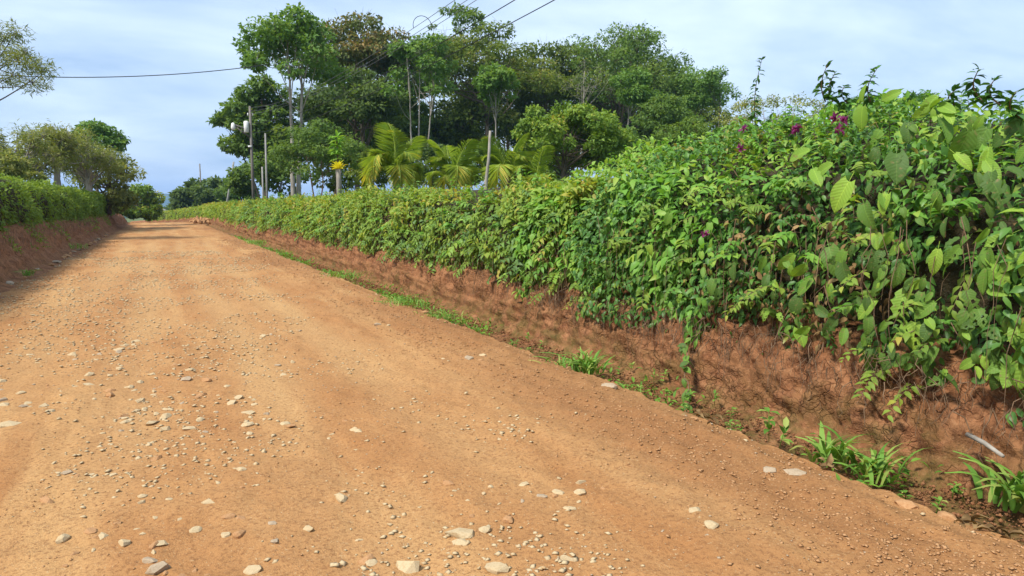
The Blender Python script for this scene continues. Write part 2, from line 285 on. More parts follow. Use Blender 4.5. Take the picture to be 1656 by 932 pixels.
bank('earth_bank', [(3.5, -.05, 0, .0), (3.62, -.07, .15, .1), (3.9, -.19, .35, .5), (4.25, -.25, .3, .9), (4.5, -.24, .4, .95), (4.62, -.14, .8, .75), (4.68, .08, 1, .38), (4.74, .3, 1, 0), (4.86, .5, .9, 0), (5.1, .64, .5, 0), (5.6, .70, .2, 0), (6.2, .72, 0, 0)], 118, 40, 1.2, .22)
bank('earth_bank_left', [(-2.55, -.03, 0, 0), (-2.8, .03, .4, .1), (-3.0, .10, .6, .2), (-3.15, .3, 1, 0), (-3.45, .75, 1, 0), (-3.8, 1.08, .9, .1), (-4.1, 1.22, .6, .2), (-4.8, 1.27, .2, .2), (-5.6, 1.26, 0, .2)], 36, 60, 8, 0)
# ------------------------------------------------------------------ leaf scatter helpers
def bez(a, c, b, n=7): t = np.linspace(0, 1, n)[:, None]; return (1-t)**2*a+2*t*(1-t)*c+t*t*b
def rdir(n): return nrm(rs.normal(size=(n, 3)))
def clumpy(n_, k=1.): return np.clip(.5+.28*n_*k+.16*rs.normal(size=len(n_)), 0, 1)
def nh(Y): return np.interp(Y, [0, 2.5, 4.2, 5.2, 7, 8.6, 10], [.76, .80, .90, .97, .96, .86, .78])
def hgt(z, Y, on): return np.where(z > 1.2, 1.2+(z-1.2)*nh(Y)**1.6, z) if on else z
def hedge_leaves(mb, tmpl, n, y0, y1, prof, size, seed, ypow=1., bulge=.16, gap=-.15, gs=2.2, out=-1, droop=.7, inner=.12, tint=0., keep=None, hs=False):
    """prof: list of (u,z) running up the face and over the top; leaves hang out along it"""
    prof = np.array(prof, float); s = np.r_[0, np.cumsum(np.hypot(*np.diff(prof, axis=0).T))]
    Y = y0+(y1-y0)*rs.rand(n)**ypow; t = rs.rand(n)*s[-1]
    u = np.interp(t, s, prof[:, 0]); zz_ = np.interp(t, s, prof[:, 1]); du = np.interp(t+.05, s, prof[:, 0])-np.interp(t-.05, s, prof[:, 0]); dz = np.interp(t+.05, s, prof[:, 1])-np.interp(t-.05, s, prof[:, 1])
    nn = nrm(np.stack([-dz, 0*du, du], 1)) if out < 0 else nrm(np.stack([dz, 0*du, -du], 1))
    zz_ = hgt(zz_, Y, hs); P = np.stack([u, Y, zz_], 1); g = fbm(P*gs, 3, seed); sz = size(Y) if callable(size) else size
    ok = g+.25*rs.normal(size=n) > gap
    if keep is not None: ok &= keep(P)
    low = fbm(P*[1, .9, .8], 2, seed+5)
    off = bulge*low+.5*bulge*g-inner*rs.exponential(1, n)
    P = P+nn*off[:, None]; P[:, 0] += xc(Y); P[:, 2] += zc(Y)
    d = nn*.45+np.array([0, 0, -1])*droop*(1-.75*np.clip(nn[:, 2:3], 0, 1))+rdir(n)*.65
    nm = nn*.7+np.array([0, 0, .7])+rdir(n)*.5
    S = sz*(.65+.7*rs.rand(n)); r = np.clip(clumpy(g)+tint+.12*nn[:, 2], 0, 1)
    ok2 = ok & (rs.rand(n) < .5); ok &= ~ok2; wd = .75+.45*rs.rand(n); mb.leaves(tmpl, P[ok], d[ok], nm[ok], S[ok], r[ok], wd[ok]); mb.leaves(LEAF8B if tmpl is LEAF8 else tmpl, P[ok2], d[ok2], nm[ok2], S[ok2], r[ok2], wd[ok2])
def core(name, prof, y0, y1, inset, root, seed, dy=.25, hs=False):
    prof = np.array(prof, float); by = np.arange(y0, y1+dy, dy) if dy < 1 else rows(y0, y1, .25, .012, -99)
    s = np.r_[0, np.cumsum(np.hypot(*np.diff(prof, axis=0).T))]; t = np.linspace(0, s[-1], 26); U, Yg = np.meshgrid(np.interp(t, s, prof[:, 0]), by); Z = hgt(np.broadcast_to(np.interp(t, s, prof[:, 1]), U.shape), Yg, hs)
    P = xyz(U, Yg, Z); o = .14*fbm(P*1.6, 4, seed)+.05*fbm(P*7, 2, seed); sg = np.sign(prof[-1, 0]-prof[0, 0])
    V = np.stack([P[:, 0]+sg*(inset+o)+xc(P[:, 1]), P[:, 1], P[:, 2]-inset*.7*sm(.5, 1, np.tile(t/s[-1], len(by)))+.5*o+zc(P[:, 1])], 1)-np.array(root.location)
    tag(npmesh(name, V, grid(len(by), 26), M['dark_core'], root, smooth=True), kind='stuff')  # dark sheet added behind the leaves to block light through the hedge
# ------------------------------------------------------------------ right hedge, near
NP = [(4.84, .33), (4.77, .75), (4.80, 1.2), (4.88, 1.65), (5.08, 2.02), (5.6, 2.30), (6.5, 2.62), (7.6, 2.62), (7.8, 1.6)]
MPf = [(4.90, .52), (4.80, .8), (4.82, 1.3), (4.92, 1.66), (5.10, 1.84), (5.5, 1.92), (6.3, 1.92), (6.6, 1.3)]
hn = empty('flowering_hedge', (5.6, 4.0, .65), 'tall overgrown mixed hedge with broad vine leaves, nearest on the right bank', 'hedge')
core('light_blocking_core', NP, -3.5, 9.2, .42, hn, 5, hs=True)
mb = MB(); hedge_leaves(mb, LEAF8, 46000, -2.0, 9.3, NP, .078, 101, keep=lambda P: (P[:, 1] < 8.6+.6*vn(P*1.5, 3)) & ~((P[:, 1] < 4.6) & (P[:, 2] < 1.25) & (rs.rand(len(P)) < .30)), gap=-.30, bulge=.26, inner=.2, hs=True)
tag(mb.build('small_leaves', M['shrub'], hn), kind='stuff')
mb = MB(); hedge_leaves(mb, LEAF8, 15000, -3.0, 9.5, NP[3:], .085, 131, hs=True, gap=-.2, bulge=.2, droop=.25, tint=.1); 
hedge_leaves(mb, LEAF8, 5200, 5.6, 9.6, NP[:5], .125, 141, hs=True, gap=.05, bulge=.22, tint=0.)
tag(mb.build('fresh_leaves', M['fresh'], hn), kind='stuff')  # fresh green leaves, paler than small_leaves, over the top and far face
mb = MB(); hedge_leaves(mb, LEAF8, 4200, -2, 9.4, NP[:4], .075, 151, gap=.1, inner=.16, bulge=.1, gs=1.4); tag(mb.build('dried_leaves', M['dead'], hn), kind='stuff')
def strands(mb, n, y0, y1, uf, z0, z1, ln, seed):
    for k in range(n):
        Y = y0+(y1-y0)*rs.rand()**1.3; z0_ = z0+(z1-z0)*rs.rand(); l = ln*(.4+rs.rand()); x = uf+.10*rs.normal()
        t = np.linspace(0, 1, 6)[:, None]; q = rs.normal(size=3)*[.04, .07, .02]; p = np.array([x, Y, z0_])+t*np.array([-.03, 0, -l])+q*np.sin(t*2.6)+rs.normal(size=(6, 3))*.012
        p[:, 0] += xc(Y); p[:, 2] += zc(Y); mb.tube(p, np.linspace(.003, .0012, 6)*(.6+rs.rand()), 3, rs.rand(), cap=False)
mb = MB(); strands(mb, 900, -1, 9, 4.70, .3, .6, .26, 1); strands(mb, 160, -1, 9, 4.72, .8, 1.6, .7, 2); tag(mb.build('roots', M['twig'], hn), kind='stuff')
def sprigs(root, name, mat, n, y0, y1, prof, ln, lsz, ypow, seed, hs=False):
    prof = np.array(prof, float); sl = np.r_[0, np.cumsum(np.hypot(*np.diff(prof, axis=0).T))]; st = MB(); lf = MB()
    for k in range(n):
        Y = y0+(y1-y0)*rs.rand()**ypow; t = sl[-1]*rs.rand(); u = np.interp(t, sl, prof[:, 0]); z_ = float(hgt(np.interp(t, sl, prof[:, 1]), Y, hs)); du = np.interp(t+.05, sl, prof[:, 0])-np.interp(t-.05, sl, prof[:, 0]); dz = np.interp(t+.05, sl, prof[:, 1])-np.interp(t-.05, sl, prof[:, 1])
        nn = np.array([-dz, 0, du])/math.hypot(du, dz); l = ln*(.5+rs.rand())*(1+.012*Y); a = np.array([u+float(xc(Y)), Y, z_+float(zc(Y))])-nn*.1; v = nn*.8+np.array([0, 0, .25 if nn[2] < .5 else .3])+rs.normal(size=3)*.4; v /= np.linalg.norm(v)
        b = a+v*l+np.array([0, 0, -.45*l if nn[2] < .6 else 0]); pts = bez(a, a+v*l*.6, b, 6); st.tube(pts, np.linspace(.004, .0018, 6), 3, cap=False); m = rs.randint(8, 15); q = np.linspace(.25, 1, m); P = np.stack([np.interp(q, np.linspace(0, 1, 6), pts[:, j]) for j in range(3)], 1)
        sd_ = np.cross(v, [0, 0, 1]); sd_ /= max(.1, np.linalg.norm(sd_)); d = v*.5+np.where(np.arange(m)[:, None] % 2, sd_, -sd_)*.9+rs.normal(size=(m, 3))*.2+[0, 0, -.35]; r0 = .25+.6*rs.rand()
        lf.leaves(LEAF8 if k % 2 else LEAF8B, P, d, np.array([[0, 0, 1.]]*m)+nn*.5+rs.normal(size=(m, 3))*.25, lsz*(1+.012*Y)*(1.15-.4*q)*(.8+.4*rs.rand()), np.clip(r0+.1*rs.normal(size=m), 0, 1), .8+.3*rs.rand())
    o = st.build('sprig_stems', M['twig'], root); tag(o, kind='stuff'); tag(lf.build(name, M[mat], root), kind='stuff')
sprigs(hn, 'sprig_leaves', 'fresh', 210, -1.5, 9.4, NP[1:8], .26, .105, 1, 1, True); sprigs(hn, 'glossy_sprig_leaves', 'shrub', 260, -1.5, 9.4, NP[:8], .24, .085, 1, 2, True); sprigs(hn, 'hanging_sprig_leaves', 'lime', 110, 2.0, 9.6, NP[:5], .3, .09, 1, 3, True)
# broad individual leaves ----------------------------------------------------
def broad(kind):
    rowsn = 9; V = []; T = []
    for i in range(rowsn):
        t = i/(rowsn-1)
        wd = {'oval': .235*math.sin(math.pi*min(1, t*.93+.07))**.75, 'heart': .31*math.sin(math.pi*min(1, (t*.86+.14)))**.8, 'lobed': .28*math.sin(math.pi*min(1, t*.9+.1))**.7*(1 if i % 2 == 0 or i < 2 else .62)}[kind]*(1 if i < rowsn-1 else 0)
        rib = .018*(1 if i % 2 else -1); zb = -.16*t*t; yo = -.06 if kind == 'heart' and i == 0 else 0
        V += [(-wd, t+yo-.03, zb+.09*wd/.3), (-wd*.5, t, zb+.055*wd/.3+rib), (0, t+.02, zb), (wd*.5, t, zb+.055*wd/.3+rib), (wd, t+yo-.03, zb+.09*wd/.3)]
    for i in range(rowsn-1):
        for j in range(4):
            if kind == 'lobed' and i in (3, 5) and j in (1, 2) and (i+j) % 2 == 0: continue
            a = i*5+j; T += [(a, a+1, a+6), (a, a+6, a+5)]
    V = np.array(V); n0 = len(V); st = [(-.008, -.28, .03), (.008, -.28, .03), (.008, 0, 0), (-.008, 0, 0)]; V = np.concatenate([V, st]); T += [(n0, n0+1, n0+2), (n0, n0+2, n0+3)]
    return V, T
BR = {}
for kd in ('oval', 'heart', 'lobed'):
    for tone in range(5):
        V, T = broad(kd); V[:, 2] += (.5, -.4, .25, -.2, .6)[tone]*V[:, 0]*V[:, 1]-(.1, .3, 0, .15, .05)[tone]*V[:, 1]**3; me_o = npmesh('leaf', V, T, M['bigv'], rnd=np.full(len(V), (.15, .42, .66, .95, .84)[tone])); me = me_o.data; me.polygons.foreach_set('use_smooth', np.ones(len(T), bool)); BR[kd, tone] = me; bpy.data.objects.remove(me_o)
def place_leaf(root, kd, tone, p, d, n, size):
    d = np.array(d, float); d /= np.linalg.norm(d); x = np.cross(d, n); x /= np.linalg.norm(x); zx = np.cross(x, d)
    o = bpy.data.objects.new('leaf', BR[kd, tone]); link(o, root); from_m = np.eye(4); from_m[:3, 0] = x*size; from_m[:3, 1] = d*size; from_m[:3, 2] = zx*size; from_m[:3, 3] = np.array(p)-np.array(root.location)
    from mathutils import Matrix
    o.matrix_local = Matrix(from_m.tolist()); return o
big_spots = [(1358, 318, .27, 'heart', 3, -.15), (1400, 348, .22, 'heart', 1, .5), (1455, 492, .22, 'lobed', 4, -.2), (1478, 545, .21, 'lobed', 3, .1), (1560, 530, .24, 'lobed', 1, .1), (1600, 300, .2, 'lobed', 0, .2),
    (1620, 320, .26, 'lobed', 0, .2), (1580, 235, .26, 'lobed', 1, -.2), (1450, 270, .26, 'heart', 0, .1), (1555, 240, .24, 'heart', 1, -.5), (1645, 545, .2, 'oval', 4, -.2), (1650, 600, .26, 'oval', 4, .1), (1640, 420, .24, 'oval', 4, -.9),
    (1400, 500, .2, 'oval', 4, -.3), (1345, 420, .24, 'heart', 1, .2), (1290, 440, .2, 'oval', 4, -.6), (1300, 465, .2, 'oval', 2, -.5), (1365, 445, .2, 'heart', 0, .2), (1340, 530, .18, 'lobed', 0, -.3), (1500, 580, .2, 'oval', 1, -.6),
    (1270, 425, .2, 'oval', 4, -.5), (1290, 250, .24, 'oval', 4, -1.2), (1330, 275, .2, 'oval', 4, -1.), (1320, 285, .22, 'oval', 4, .6), (1395, 150, .15, 'oval', 4, 2.6), (1440, 155, .16, 'oval', 4, -1.3), (1500, 170, .18, 'oval', 4, -1.0), (1530, 175, .18, 'oval', 4, 1.1), (1515, 165, .15, 'oval', 4, 2.4), (1490, 182, .17, 'oval', 3, -.9), (1535, 186, .16, 'oval', 3, .9),
    (1530, 210, .24, 'heart', 2, .5), (1392, 192, .2, 'heart', 4, .1), (1185, 440, .17, 'heart', 0, .3), (1150, 465, .17, 'heart', 1, -.1), (1160, 480, .16, 'lobed', 0, .2), (1040, 350, .13, 'heart', 2, .3), (1080, 355, .14, 'heart', 2, -.3)]
def face_u(z, Yp=4.): return np.interp(z, [p[1] for p in NP[:6]], [p[0] for p in NP[:6]])
nl = 0
def spot_leaf(px, py, size, kd, tone, lean):
    global nl
    p = onx(px, py, 4.62)
    for _ in range(4): p = onx(px, py, face_u(p[2])-.16)
    if p[2] > 2.0: p = onx(px, py, 5.25)
    d = np.array([-.35, 0, -1.]) + np.array([0, -math.sin(lean), 1-math.cos(lean)])*1.0 + rs.normal(size=3)*.22
    n = np.array([-.7, -.3, .55])+rs.normal(size=3)*.42
    place_leaf(hn, kd, tone, p-.5*size*nrm(d), d, n, size); nl += 1
for s_ in big_spots: spot_leaf(*s_)
while nl < 262:
    r_ = rs.rand()
    if r_ < .62: px, py = 1230+430*rs.rand()**.8, 0; py = 405+(np.interp(px, [1230, 1340, 1450, 1560, 1656], [530, 565, 605, 625, 655])-405)*rs.rand()**.8
    elif r_ < .85: px, py = 1400+256*rs.rand(), 200+230*rs.rand()
    elif r_ < .93: px, py = 1080+160*rs.rand(), 400+110*rs.rand()
    else: px, py = 880+220*rs.rand(), 400+95*rs.rand()
    spot_leaf(px, py, (.075+.11*rs.rand()**1.5)*(.8 if px < 1230 else 1), random.choice(['oval', 'oval', 'heart', 'lobed']), random.choice([0, 0, 1, 1, 2, 2, 3, 4]), rs.normal()*.6)
# flowers, shoots
for i, (px, py) in enumerate([(1198, 240), (1285, 212), (1352, 192), (1366, 196), (1358, 210), (1142, 378), (1203, 210), (1290, 208)]):
    p = onx(px, py, 5.0 if py < 330 else 4.66); mb = MB(); n = 16
    mb.leaves(LEAF4, p+rs.normal(size=(n, 3))*.012, rdir(n)+[0, 0, .3], rdir(n), .05, rs.rand(n)); o = mb.build('flower', M['purple'], hn)
def shoot(px, py0, py1, X, root):
    a = onx(px, py0, X); b = onx(px+rs.normal()*6, py1, X-.1); t = np.linspace(0, 1, 9)[:, None]; pts = a+(b-a)*t+np.array([0, .06, 0])*np.sin(t*3); mb = MB(); mb.tube(pts, np.linspace(.008, .003, 9), 4)
    st = mb.build('shoot', M['twig'], root); m2 = MB()
    L_ = np.linalg.norm(b-a)
    for k in np.linspace(.05, 1, int(9+L_*16)):
        p = a+(b-a)*k+np.array([0, .06, 0])*np.sin(k*3); n = 2; dd = rdir(n)*[1, 1, .3]+[0, 0, -.15+.5*(k > .9)]
        m2.leaves(LEAF8, np.repeat([p], n, 0), dd, np.array([[0, 0, 1.]]*n)+rdir(n)*.4, .105*(1.15-.5*k), rs.rand(n)*.6)
    V = np.concatenate(m2.V)-np.array(root.location); tag(npmesh('shoot_leaves', V, np.concatenate(m2.T), M['shrub'], st, np.concatenate(m2.R)), kind='stuff')
for a in [(1222, 205, 97, 6.0), (1335, 165, 106, 5.6), (1347, 165, 118, 5.7), (1408, 165, 112, 5.6), (1590, 165, 112, 5.4), (1618, 170, 128, 5.3), (1545, 170, 145, 5.5), (1650, 190, 150, 5.2), (1375, 170, 140, 5.8)]: shoot(*a, hn)
# ------------------------------------------------------------------ right hedge, far run
hm = empty('clipped_hedge', (5.6, 40, .7), 'long lime green clipped hedge on the right bank running to the crest', 'hedge')
core('light_blocking_core', MPf, 8.4, 150, .22, hm, 15, 2)
mb = MB(); sz = lambda Y: np.clip(.085+.0016*Y, .08, .22)
hedge_leaves(mb, LEAF8, 26000, 8.3, 26, MPf, sz, 201, ypow=1.3, gap=-.15, bulge=.26)
hedge_leaves(mb, LEAF4, 42000, 24, 150, MPf, sz, 202, ypow=1.5, gap=-.25, bulge=.26, tint=.08)
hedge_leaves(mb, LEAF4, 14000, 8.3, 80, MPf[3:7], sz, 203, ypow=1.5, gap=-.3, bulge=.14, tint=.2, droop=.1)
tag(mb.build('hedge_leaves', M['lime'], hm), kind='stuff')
mb = MB(); hedge_leaves(mb, LEAF8, 7000, 8.3, 40, MPf[:5], .1, 211, ypow=1.6, gap=.12, bulge=.22, gs=1.3, tint=-.1); tag(mb.build('broad_leaves', M['big'], hm), kind='stuff')
mb = MB(); hedge_leaves(mb, LEAF4, 9000, 8.3, 70, MPf[:4], .09, 212, ypow=1.6, gap=.0, bulge=.1, gs=1.3, inner=.18); tag(mb.build('dried_leaves', M['dead'], hm), kind='stuff')
mb = MB(); strands(mb, 500, 8.4, 45, 4.74, .45, .85, .4, 3); tag(mb.build('roots', M['twig'], hm), kind='stuff')
sprigs(hm, 'sprig_leaves', 'lime', 420, 8.5, 60, MPf[:5], .26, .10, 1.7, 4); sprigs(hm, 'dull_sprig_leaves', 'big', 200, 8.5, 50, MPf[:6], .28, .11, 1.6, 5); sprigs(hm, 'fresh_sprig_leaves', 'fresh', 160, 8.5, 60, MPf[1:6], .28, .11, 1.6, 6)
# ------------------------------------------------------------------ left hedge
LP = [(-3.78, 1.05), (-3.68, 1.5), (-3.75, 2.0), (-3.95, 2.38), (-4.4, 2.52), (-5.2, 2.5), (-5.6, 1.7)]
hl = empty('leafy_hedge', (-4.5, 40, 1.2), 'yellow-green hedge along the top of the left bank', 'hedge')
core('light_blocking_core', LP, 4, 74, .2, hl, 25, 2)
mb = MB(); hedge_leaves(mb, LEAF4, 66000, 9, 76, LP, lambda Y: np.clip(.06+.0016*Y, .07, .16), 301, out=1, gap=-.5, bulge=.24, droop=.5)
tag(mb.build('hedge_leaves', M['left'], hl), kind='stuff')
mb = MB(); hedge_leaves(mb, LEAF4, 9000, 10, 60, [(-3.2, .4), (-3.5, .85), (-3.75, 1.3)], .1, 305, out=1, gap=.12, bulge=.16, gs=1.2); tag(mb.build('trailing_leaves', M['left'], hl), kind='stuff')
mb = MB(); strands(mb, 420, 10, 50, -3.35, .7, 1.2, .5, 4); tag(mb.build('roots', M['twig'], hl), kind='stuff')
# ------------------------------------------------------------------ trees
def tree(name, label, px, top, bot, wpx, Y, leaf, bark='bark', nclump=26, nleaf=15000, lsize=.28, tr=.2, tpx=None, flat=.62, crs=.30, lean=0., group=None, shell=.5, twigs=4, tmpl=LEAF4, up=.5, X=None, cat='tree', base=None, stems=1, deep=.9, low=-.35):
    c0 = ony(px, (top+bot)/2, Y); zt = ony(px, top, Y)[2]; zb = ony(px, bot, Y)[2]; sc = depth(c0)/F; R = wpx/2*sc*1.2; lsize = lsize*1.22; crs = crs*1.12; H = (zt-zb)/2; c = np.array([c0[0], Y, (zt+zb)/2]); bx = ony(tpx, bot, Y)[0] if tpx is not None else c[0]+lean
    bz = gz(bx-float(xc(Y)), Y)-.08 if base is None else base; root = empty(name, (bx, Y, bz), label, cat, group); g0 = np.array([bx, Y, bz]); rad = np.array([R, R*deep, H]); rb = min(R, H*1.3)
    D = rdir(nclump*3); D = D[D[:, 2] > low][:nclump]; cr_ = rb*crs*(.65+.7*rs.rand(len(D))); f = (.5+.5*rs.rand(len(D))**.5); cc = c+D*rad*(f*(1-.75*crs))[:, None]
    cc = np.concatenate([cc, [c+[0, 0, H*(1-crs)]]]); cr_ = np.r_[cr_, rb*crs]; wood = MB(); lv = MB(); hub = np.array([c[0]*.8+bx*.2, Y, max(zb+.15*H, bz+.3*(zt-bz))])
    paths = []
    for s_ in range(stems):
        o_ = np.array([.35*(s_-(stems-1)/2), .2*(s_ % 2), 0])*min(1, R*.4); tip = c+np.array([o_[0]*3.5, o_[1]*3, H*(.5-.12*s_)]); mid = np.array([(bx*1.4+c[0]*.6)/2, Y, (bz+tip[2])/2])+rs.normal(size=3)*[.3, .3, 0]*min(1, R*.2)+o_*1.6
        p_ = bez(g0+o_, mid, tip, 16); p_[1:-1] += rs.normal(size=(14, 3))*[.03, .03, 0]*min(1.2, R*.3); paths.append(p_); wood.tube(p_, tr*1.1*(1-.85*np.linspace(0, 1, 16)**1.2), 8)
    for k in range(len(cc)):
        p_ = paths[rs.randint(stems)]; lo_ = int(np.clip(np.searchsorted(p_[:, 2], zb-.1*H), 2, 12)); i_ = rs.randint(lo_, 15); st = p_[i_]; r0_ = tr*1.0*(1-.85*(i_/15)**1.2)*.5
        wood.tube(bez(st, (st+cc[k])/2+[0, 0, -.06*R]+rs.normal(size=3)*.08*R, cc[k]), np.linspace(r0_, tr*.08, 7), 5, cap=False)
        for q in range(twigs): wood.tube(bez(cc[k], cc[k]+rdir(1)[0]*cr_[k]*.4, cc[k]+nrm(rdir(1)[0]+[0, 0, .3])*cr_[k]*.95, 4), np.linspace(tr*.08, tr*.025, 4), 3, cap=False)
    n_ = np.maximum(3, nleaf*cr_**2/np.sum(cr_**2)).astype(int); idx = np.repeat(np.arange(len(cc)), n_); m = len(idx); o = rdir(m); rr = cr_[idx]*(shell+(1.08-shell)*rs.rand(m)**.7)
    P = cc[idx]+o*rr[:, None]*[1, 1, flat]; g = fbm(P/(rb*.16), 2, int(px)+int(top)); ok = g > -.42+.3*rs.rand(m); P = P+o*(.1*cr_[idx]*g)[:, None]
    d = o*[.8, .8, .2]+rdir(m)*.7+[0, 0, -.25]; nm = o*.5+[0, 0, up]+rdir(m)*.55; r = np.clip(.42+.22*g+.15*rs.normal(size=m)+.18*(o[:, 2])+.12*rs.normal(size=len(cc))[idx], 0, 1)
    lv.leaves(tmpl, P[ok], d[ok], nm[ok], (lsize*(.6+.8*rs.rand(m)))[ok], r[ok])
    wood.build('trunk', M[bark], root, True); tag(lv.build('crown', M[leaf], root), kind='stuff'); return root
W = 'trees of the wood behind the right hedge'
# dark back rows of the wood, so that it has depth
for i, (px, top, wp, Y) in enumerate([(590, 55, 190, 84), (700, 48, 200, 90), (820, 60, 210, 86), (930, 62, 200, 92), (1040, 75, 180, 84), (1120, 135, 120, 82), (540, 130, 110, 78), (640, 130, 130, 76), (760, 140, 140, 76), (880, 130, 130, 78), (990, 150, 130, 76), (1080, 165, 110, 72)]):
    tree('forest_tree', ['shaded tree deep in the wood, behind the rusty-topped tree', 'shaded tree deep in the wood, behind the thin many-stemmed tree', 'shaded tree deep in the wood, behind the widest olive crown', 'shaded tree deep in the wood, behind the bare branching tree', 'shaded tree deep in the wood, behind the tall domed crown', 'shaded tree at the right end of the wood, in the rear row',
        'shaded tree of the middle row, just right of the pale forked trunk', 'shaded tree of the middle row, above the tallest palm', 'shaded tree of the middle row, above the leaning bare post', 'shaded tree of the middle row, left of and above the round yellow-green tree', 'shaded tree of the middle row, right of the round yellow-green tree', 'shaded low tree at the right end of the wood, in the middle row'][i],
        px, top, 292 if i < 6 else 275, wp, Y, ('dark', 'mid', 'olive')[i % 3], nclump=36, nleaf=11000, lsize=.36, tr=.22, group=W, crs=.27, low=-.9, twigs=2)
tree('pale_trunk_tree', 'tall tree with forked pale trunk and clumpy bright green crown', 478, 6, 185, 165, 55, 'bright', 'bark_pale', 22, 9000, .27, .17, tpx=474, crs=.25, flat=.6, stems=2, low=-.6, shell=.35)
tree('leafy_tree', 'mid green leafy tree just behind the pole with the transformer', 425, 108, 300, 110, 66, 'mid', nclump=30, nleaf=15000, lsize=.30, tr=.2, crs=.27, low=-.95)
tree('leaning_branch_tree', 'small green branch clump reaching left beside the street lamp', 362, 180, 222, 52, 68, 'mid', nclump=9, nleaf=1500, lsize=.28, tr=.09, tpx=425, crs=.32)
tree('flowering_tree', 'large dark tree whose dome is topped with rusty orange flowers', 585, 8, 190, 175, 74, 'rust', nclump=40, nleaf=17000, lsize=.30, tr=.32, crs=.23, flat=.4)
tree('layered_tree', 'dark feathery tree in flat layers under the rusty dome', 575, 95, 270, 165, 66, 'dark', nclump=34, nleaf=15000, lsize=.30, tr=.25, crs=.25, flat=.35)
tree('many_stemmed_tree', 'thin many-stemmed pale tree left of the wide olive crown', 682, 45, 215, 110, 58, 'bright', 'bark_pale', 24, 5200, .26, .10, tpx=672, crs=.22, stems=3, twigs=8, shell=.3)
tree('wide_olive_tree', 'widest olive green crown in the middle of the wood', 790, 32, 210, 235, 72, 'olive', nclump=46, nleaf=20000, lsize=.28, tr=.3, crs=.22, flat=.42)
tree('wispy_tree', 'wispy thin-leaved treetop rising above the wide olive crown', 738, 8, 70, 110, 78, 'mid', nclump=22, nleaf=1700, lsize=.30, tr=.12, crs=.2, flat=.5, twigs=8)
tree('shoulder_tree', 'olive tree filling the dip between the wide crown and the tall dome', 880, 55, 225, 150, 75, 'olive', nclump=34, nleaf=13000, lsize=.30, tr=.22, crs=.27, flat=.4)
tree('slender_tree', 'slender light green tree with straight pale trunk above the palms', 803, 96, 200, 62, 52, 'bright', 'bark_pale', 15, 4200, .24, .08, tpx=800, crs=.30)
tree('domed_tree', 'tall domed green tree standing highest at the right of the wood', 1000, 36, 225, 215, 72, 'mid', nclump=60, nleaf=26000, lsize=.28, tr=.32, crs=.23)
tree('bare_tree', 'nearly bare tree with pale spreading branches in front of the dome', 945, 90, 190, 95, 58, 'olive', 'bark_pale', 22, 700, .22, .11, tpx=938, crs=.2, twigs=7)
tree('slim_green_tree', 'slim bright tree with pale stem right of the bare tree', 1020, 100, 200, 72, 54, 'bright', 'bark_pale', 16, 5000, .24, .08, tpx=1010, crs=.30)
tree('rounded_tree', 'rounded light green tree at the right edge of the wood', 1115, 103, 215, 95, 66, 'bright', nclump=24, nleaf=9000, lsize=.27, tr=.16, crs=.28)
tree('clumpy_tree', 'small tree with separate round leaf clumps, rightmost of the wood', 1165, 103, 185, 62, 60, 'bright', nclump=12, nleaf=2800, lsize=.24, tr=.09, crs=.28, shell=.3)
tree('low_branch_tree', 'small layered tree low at the right side of the wood', 1070, 150, 240, 85, 50, 'mid', nclump=18, nleaf=6000, lsize=.22, tr=.09, crs=.3, flat=.4)
tree('round_tree', 'round dense yellow-green tree right behind the hedge', 915, 162, 285, 190, 30, 'lime', nclump=60, nleaf=26000, lsize=.14, tr=.13, crs=.22, low=-.9)
tree('airy_shrub', 'airy green shrub around the foot of the pale forked trunk', 520, 190, 305, 130, 44, 'mid', 'twig', 30, 9500, .15, .05, crs=.22, low=-.9, stems=3, cat='shrub', shell=.3)
tree('low_shrub', 'low leafy shrub between bromeliad stump and palms', 600, 240, 308, 70, 40, 'olive', 'twig', 16, 4500, .14, .04, crs=.26, low=-.9, cat='shrub')
tree('dry_shrub', 'brownish half dry shrub right of the wood, behind the tall hedge', 1250, 150, 235, 210, 24, 'pale', 'twig', 50, 6500, .08, .04, crs=.2, low=-.9, twigs=9, stems=3, cat='shrub', shell=.2)
tree('thin_shrub', 'thin twiggy shrub between the wood and the tall hedge', 1120, 185, 262, 120, 26, 'mid', 'twig', 28, 6500, .10, .04, crs=.22, low=-.9, twigs=7, cat='shrub')
tree('back_shrub', 'green shrub poking above the tall hedge near the right edge', 1440, 152, 215, 230, 13, 'shrub', 'twig', 40, 7000, .07, .03, crs=.2, low=-.9, twigs=4, cat='shrub')
for i, (px, top, wp, Y, lf, lb) in enumerate([(455, 225, 90, 62, 'mid', 'undergrowth shrub at the foot of the forked pale trunk, left side'), (570, 225, 100, 56, 'olive', 'undergrowth shrub behind the bromeliad stump'), (690, 225, 130, 50, 'dark', 'undergrowth shrub in shade behind the largest palm'), (790, 225, 120, 50, 'mid', 'undergrowth shrub in shade behind the bare post'), (870, 235, 100, 46, 'dark', 'undergrowth shrub left of the round yellow-green tree'), (1010, 205, 130, 46, 'mid', 'undergrowth shrub right of the round yellow-green tree'), (400, 262, 60, 72, 'mid', 'undergrowth shrub behind the transformer pole')]):
    tree('undergrowth_shrub', lb, px, top, 318 if px < 900 else 290, wp, Y, lf, 'twig', 24, 4200, .27, .05, crs=.26, low=-.95, twigs=2, cat='shrub', group='undergrowth below the wood')
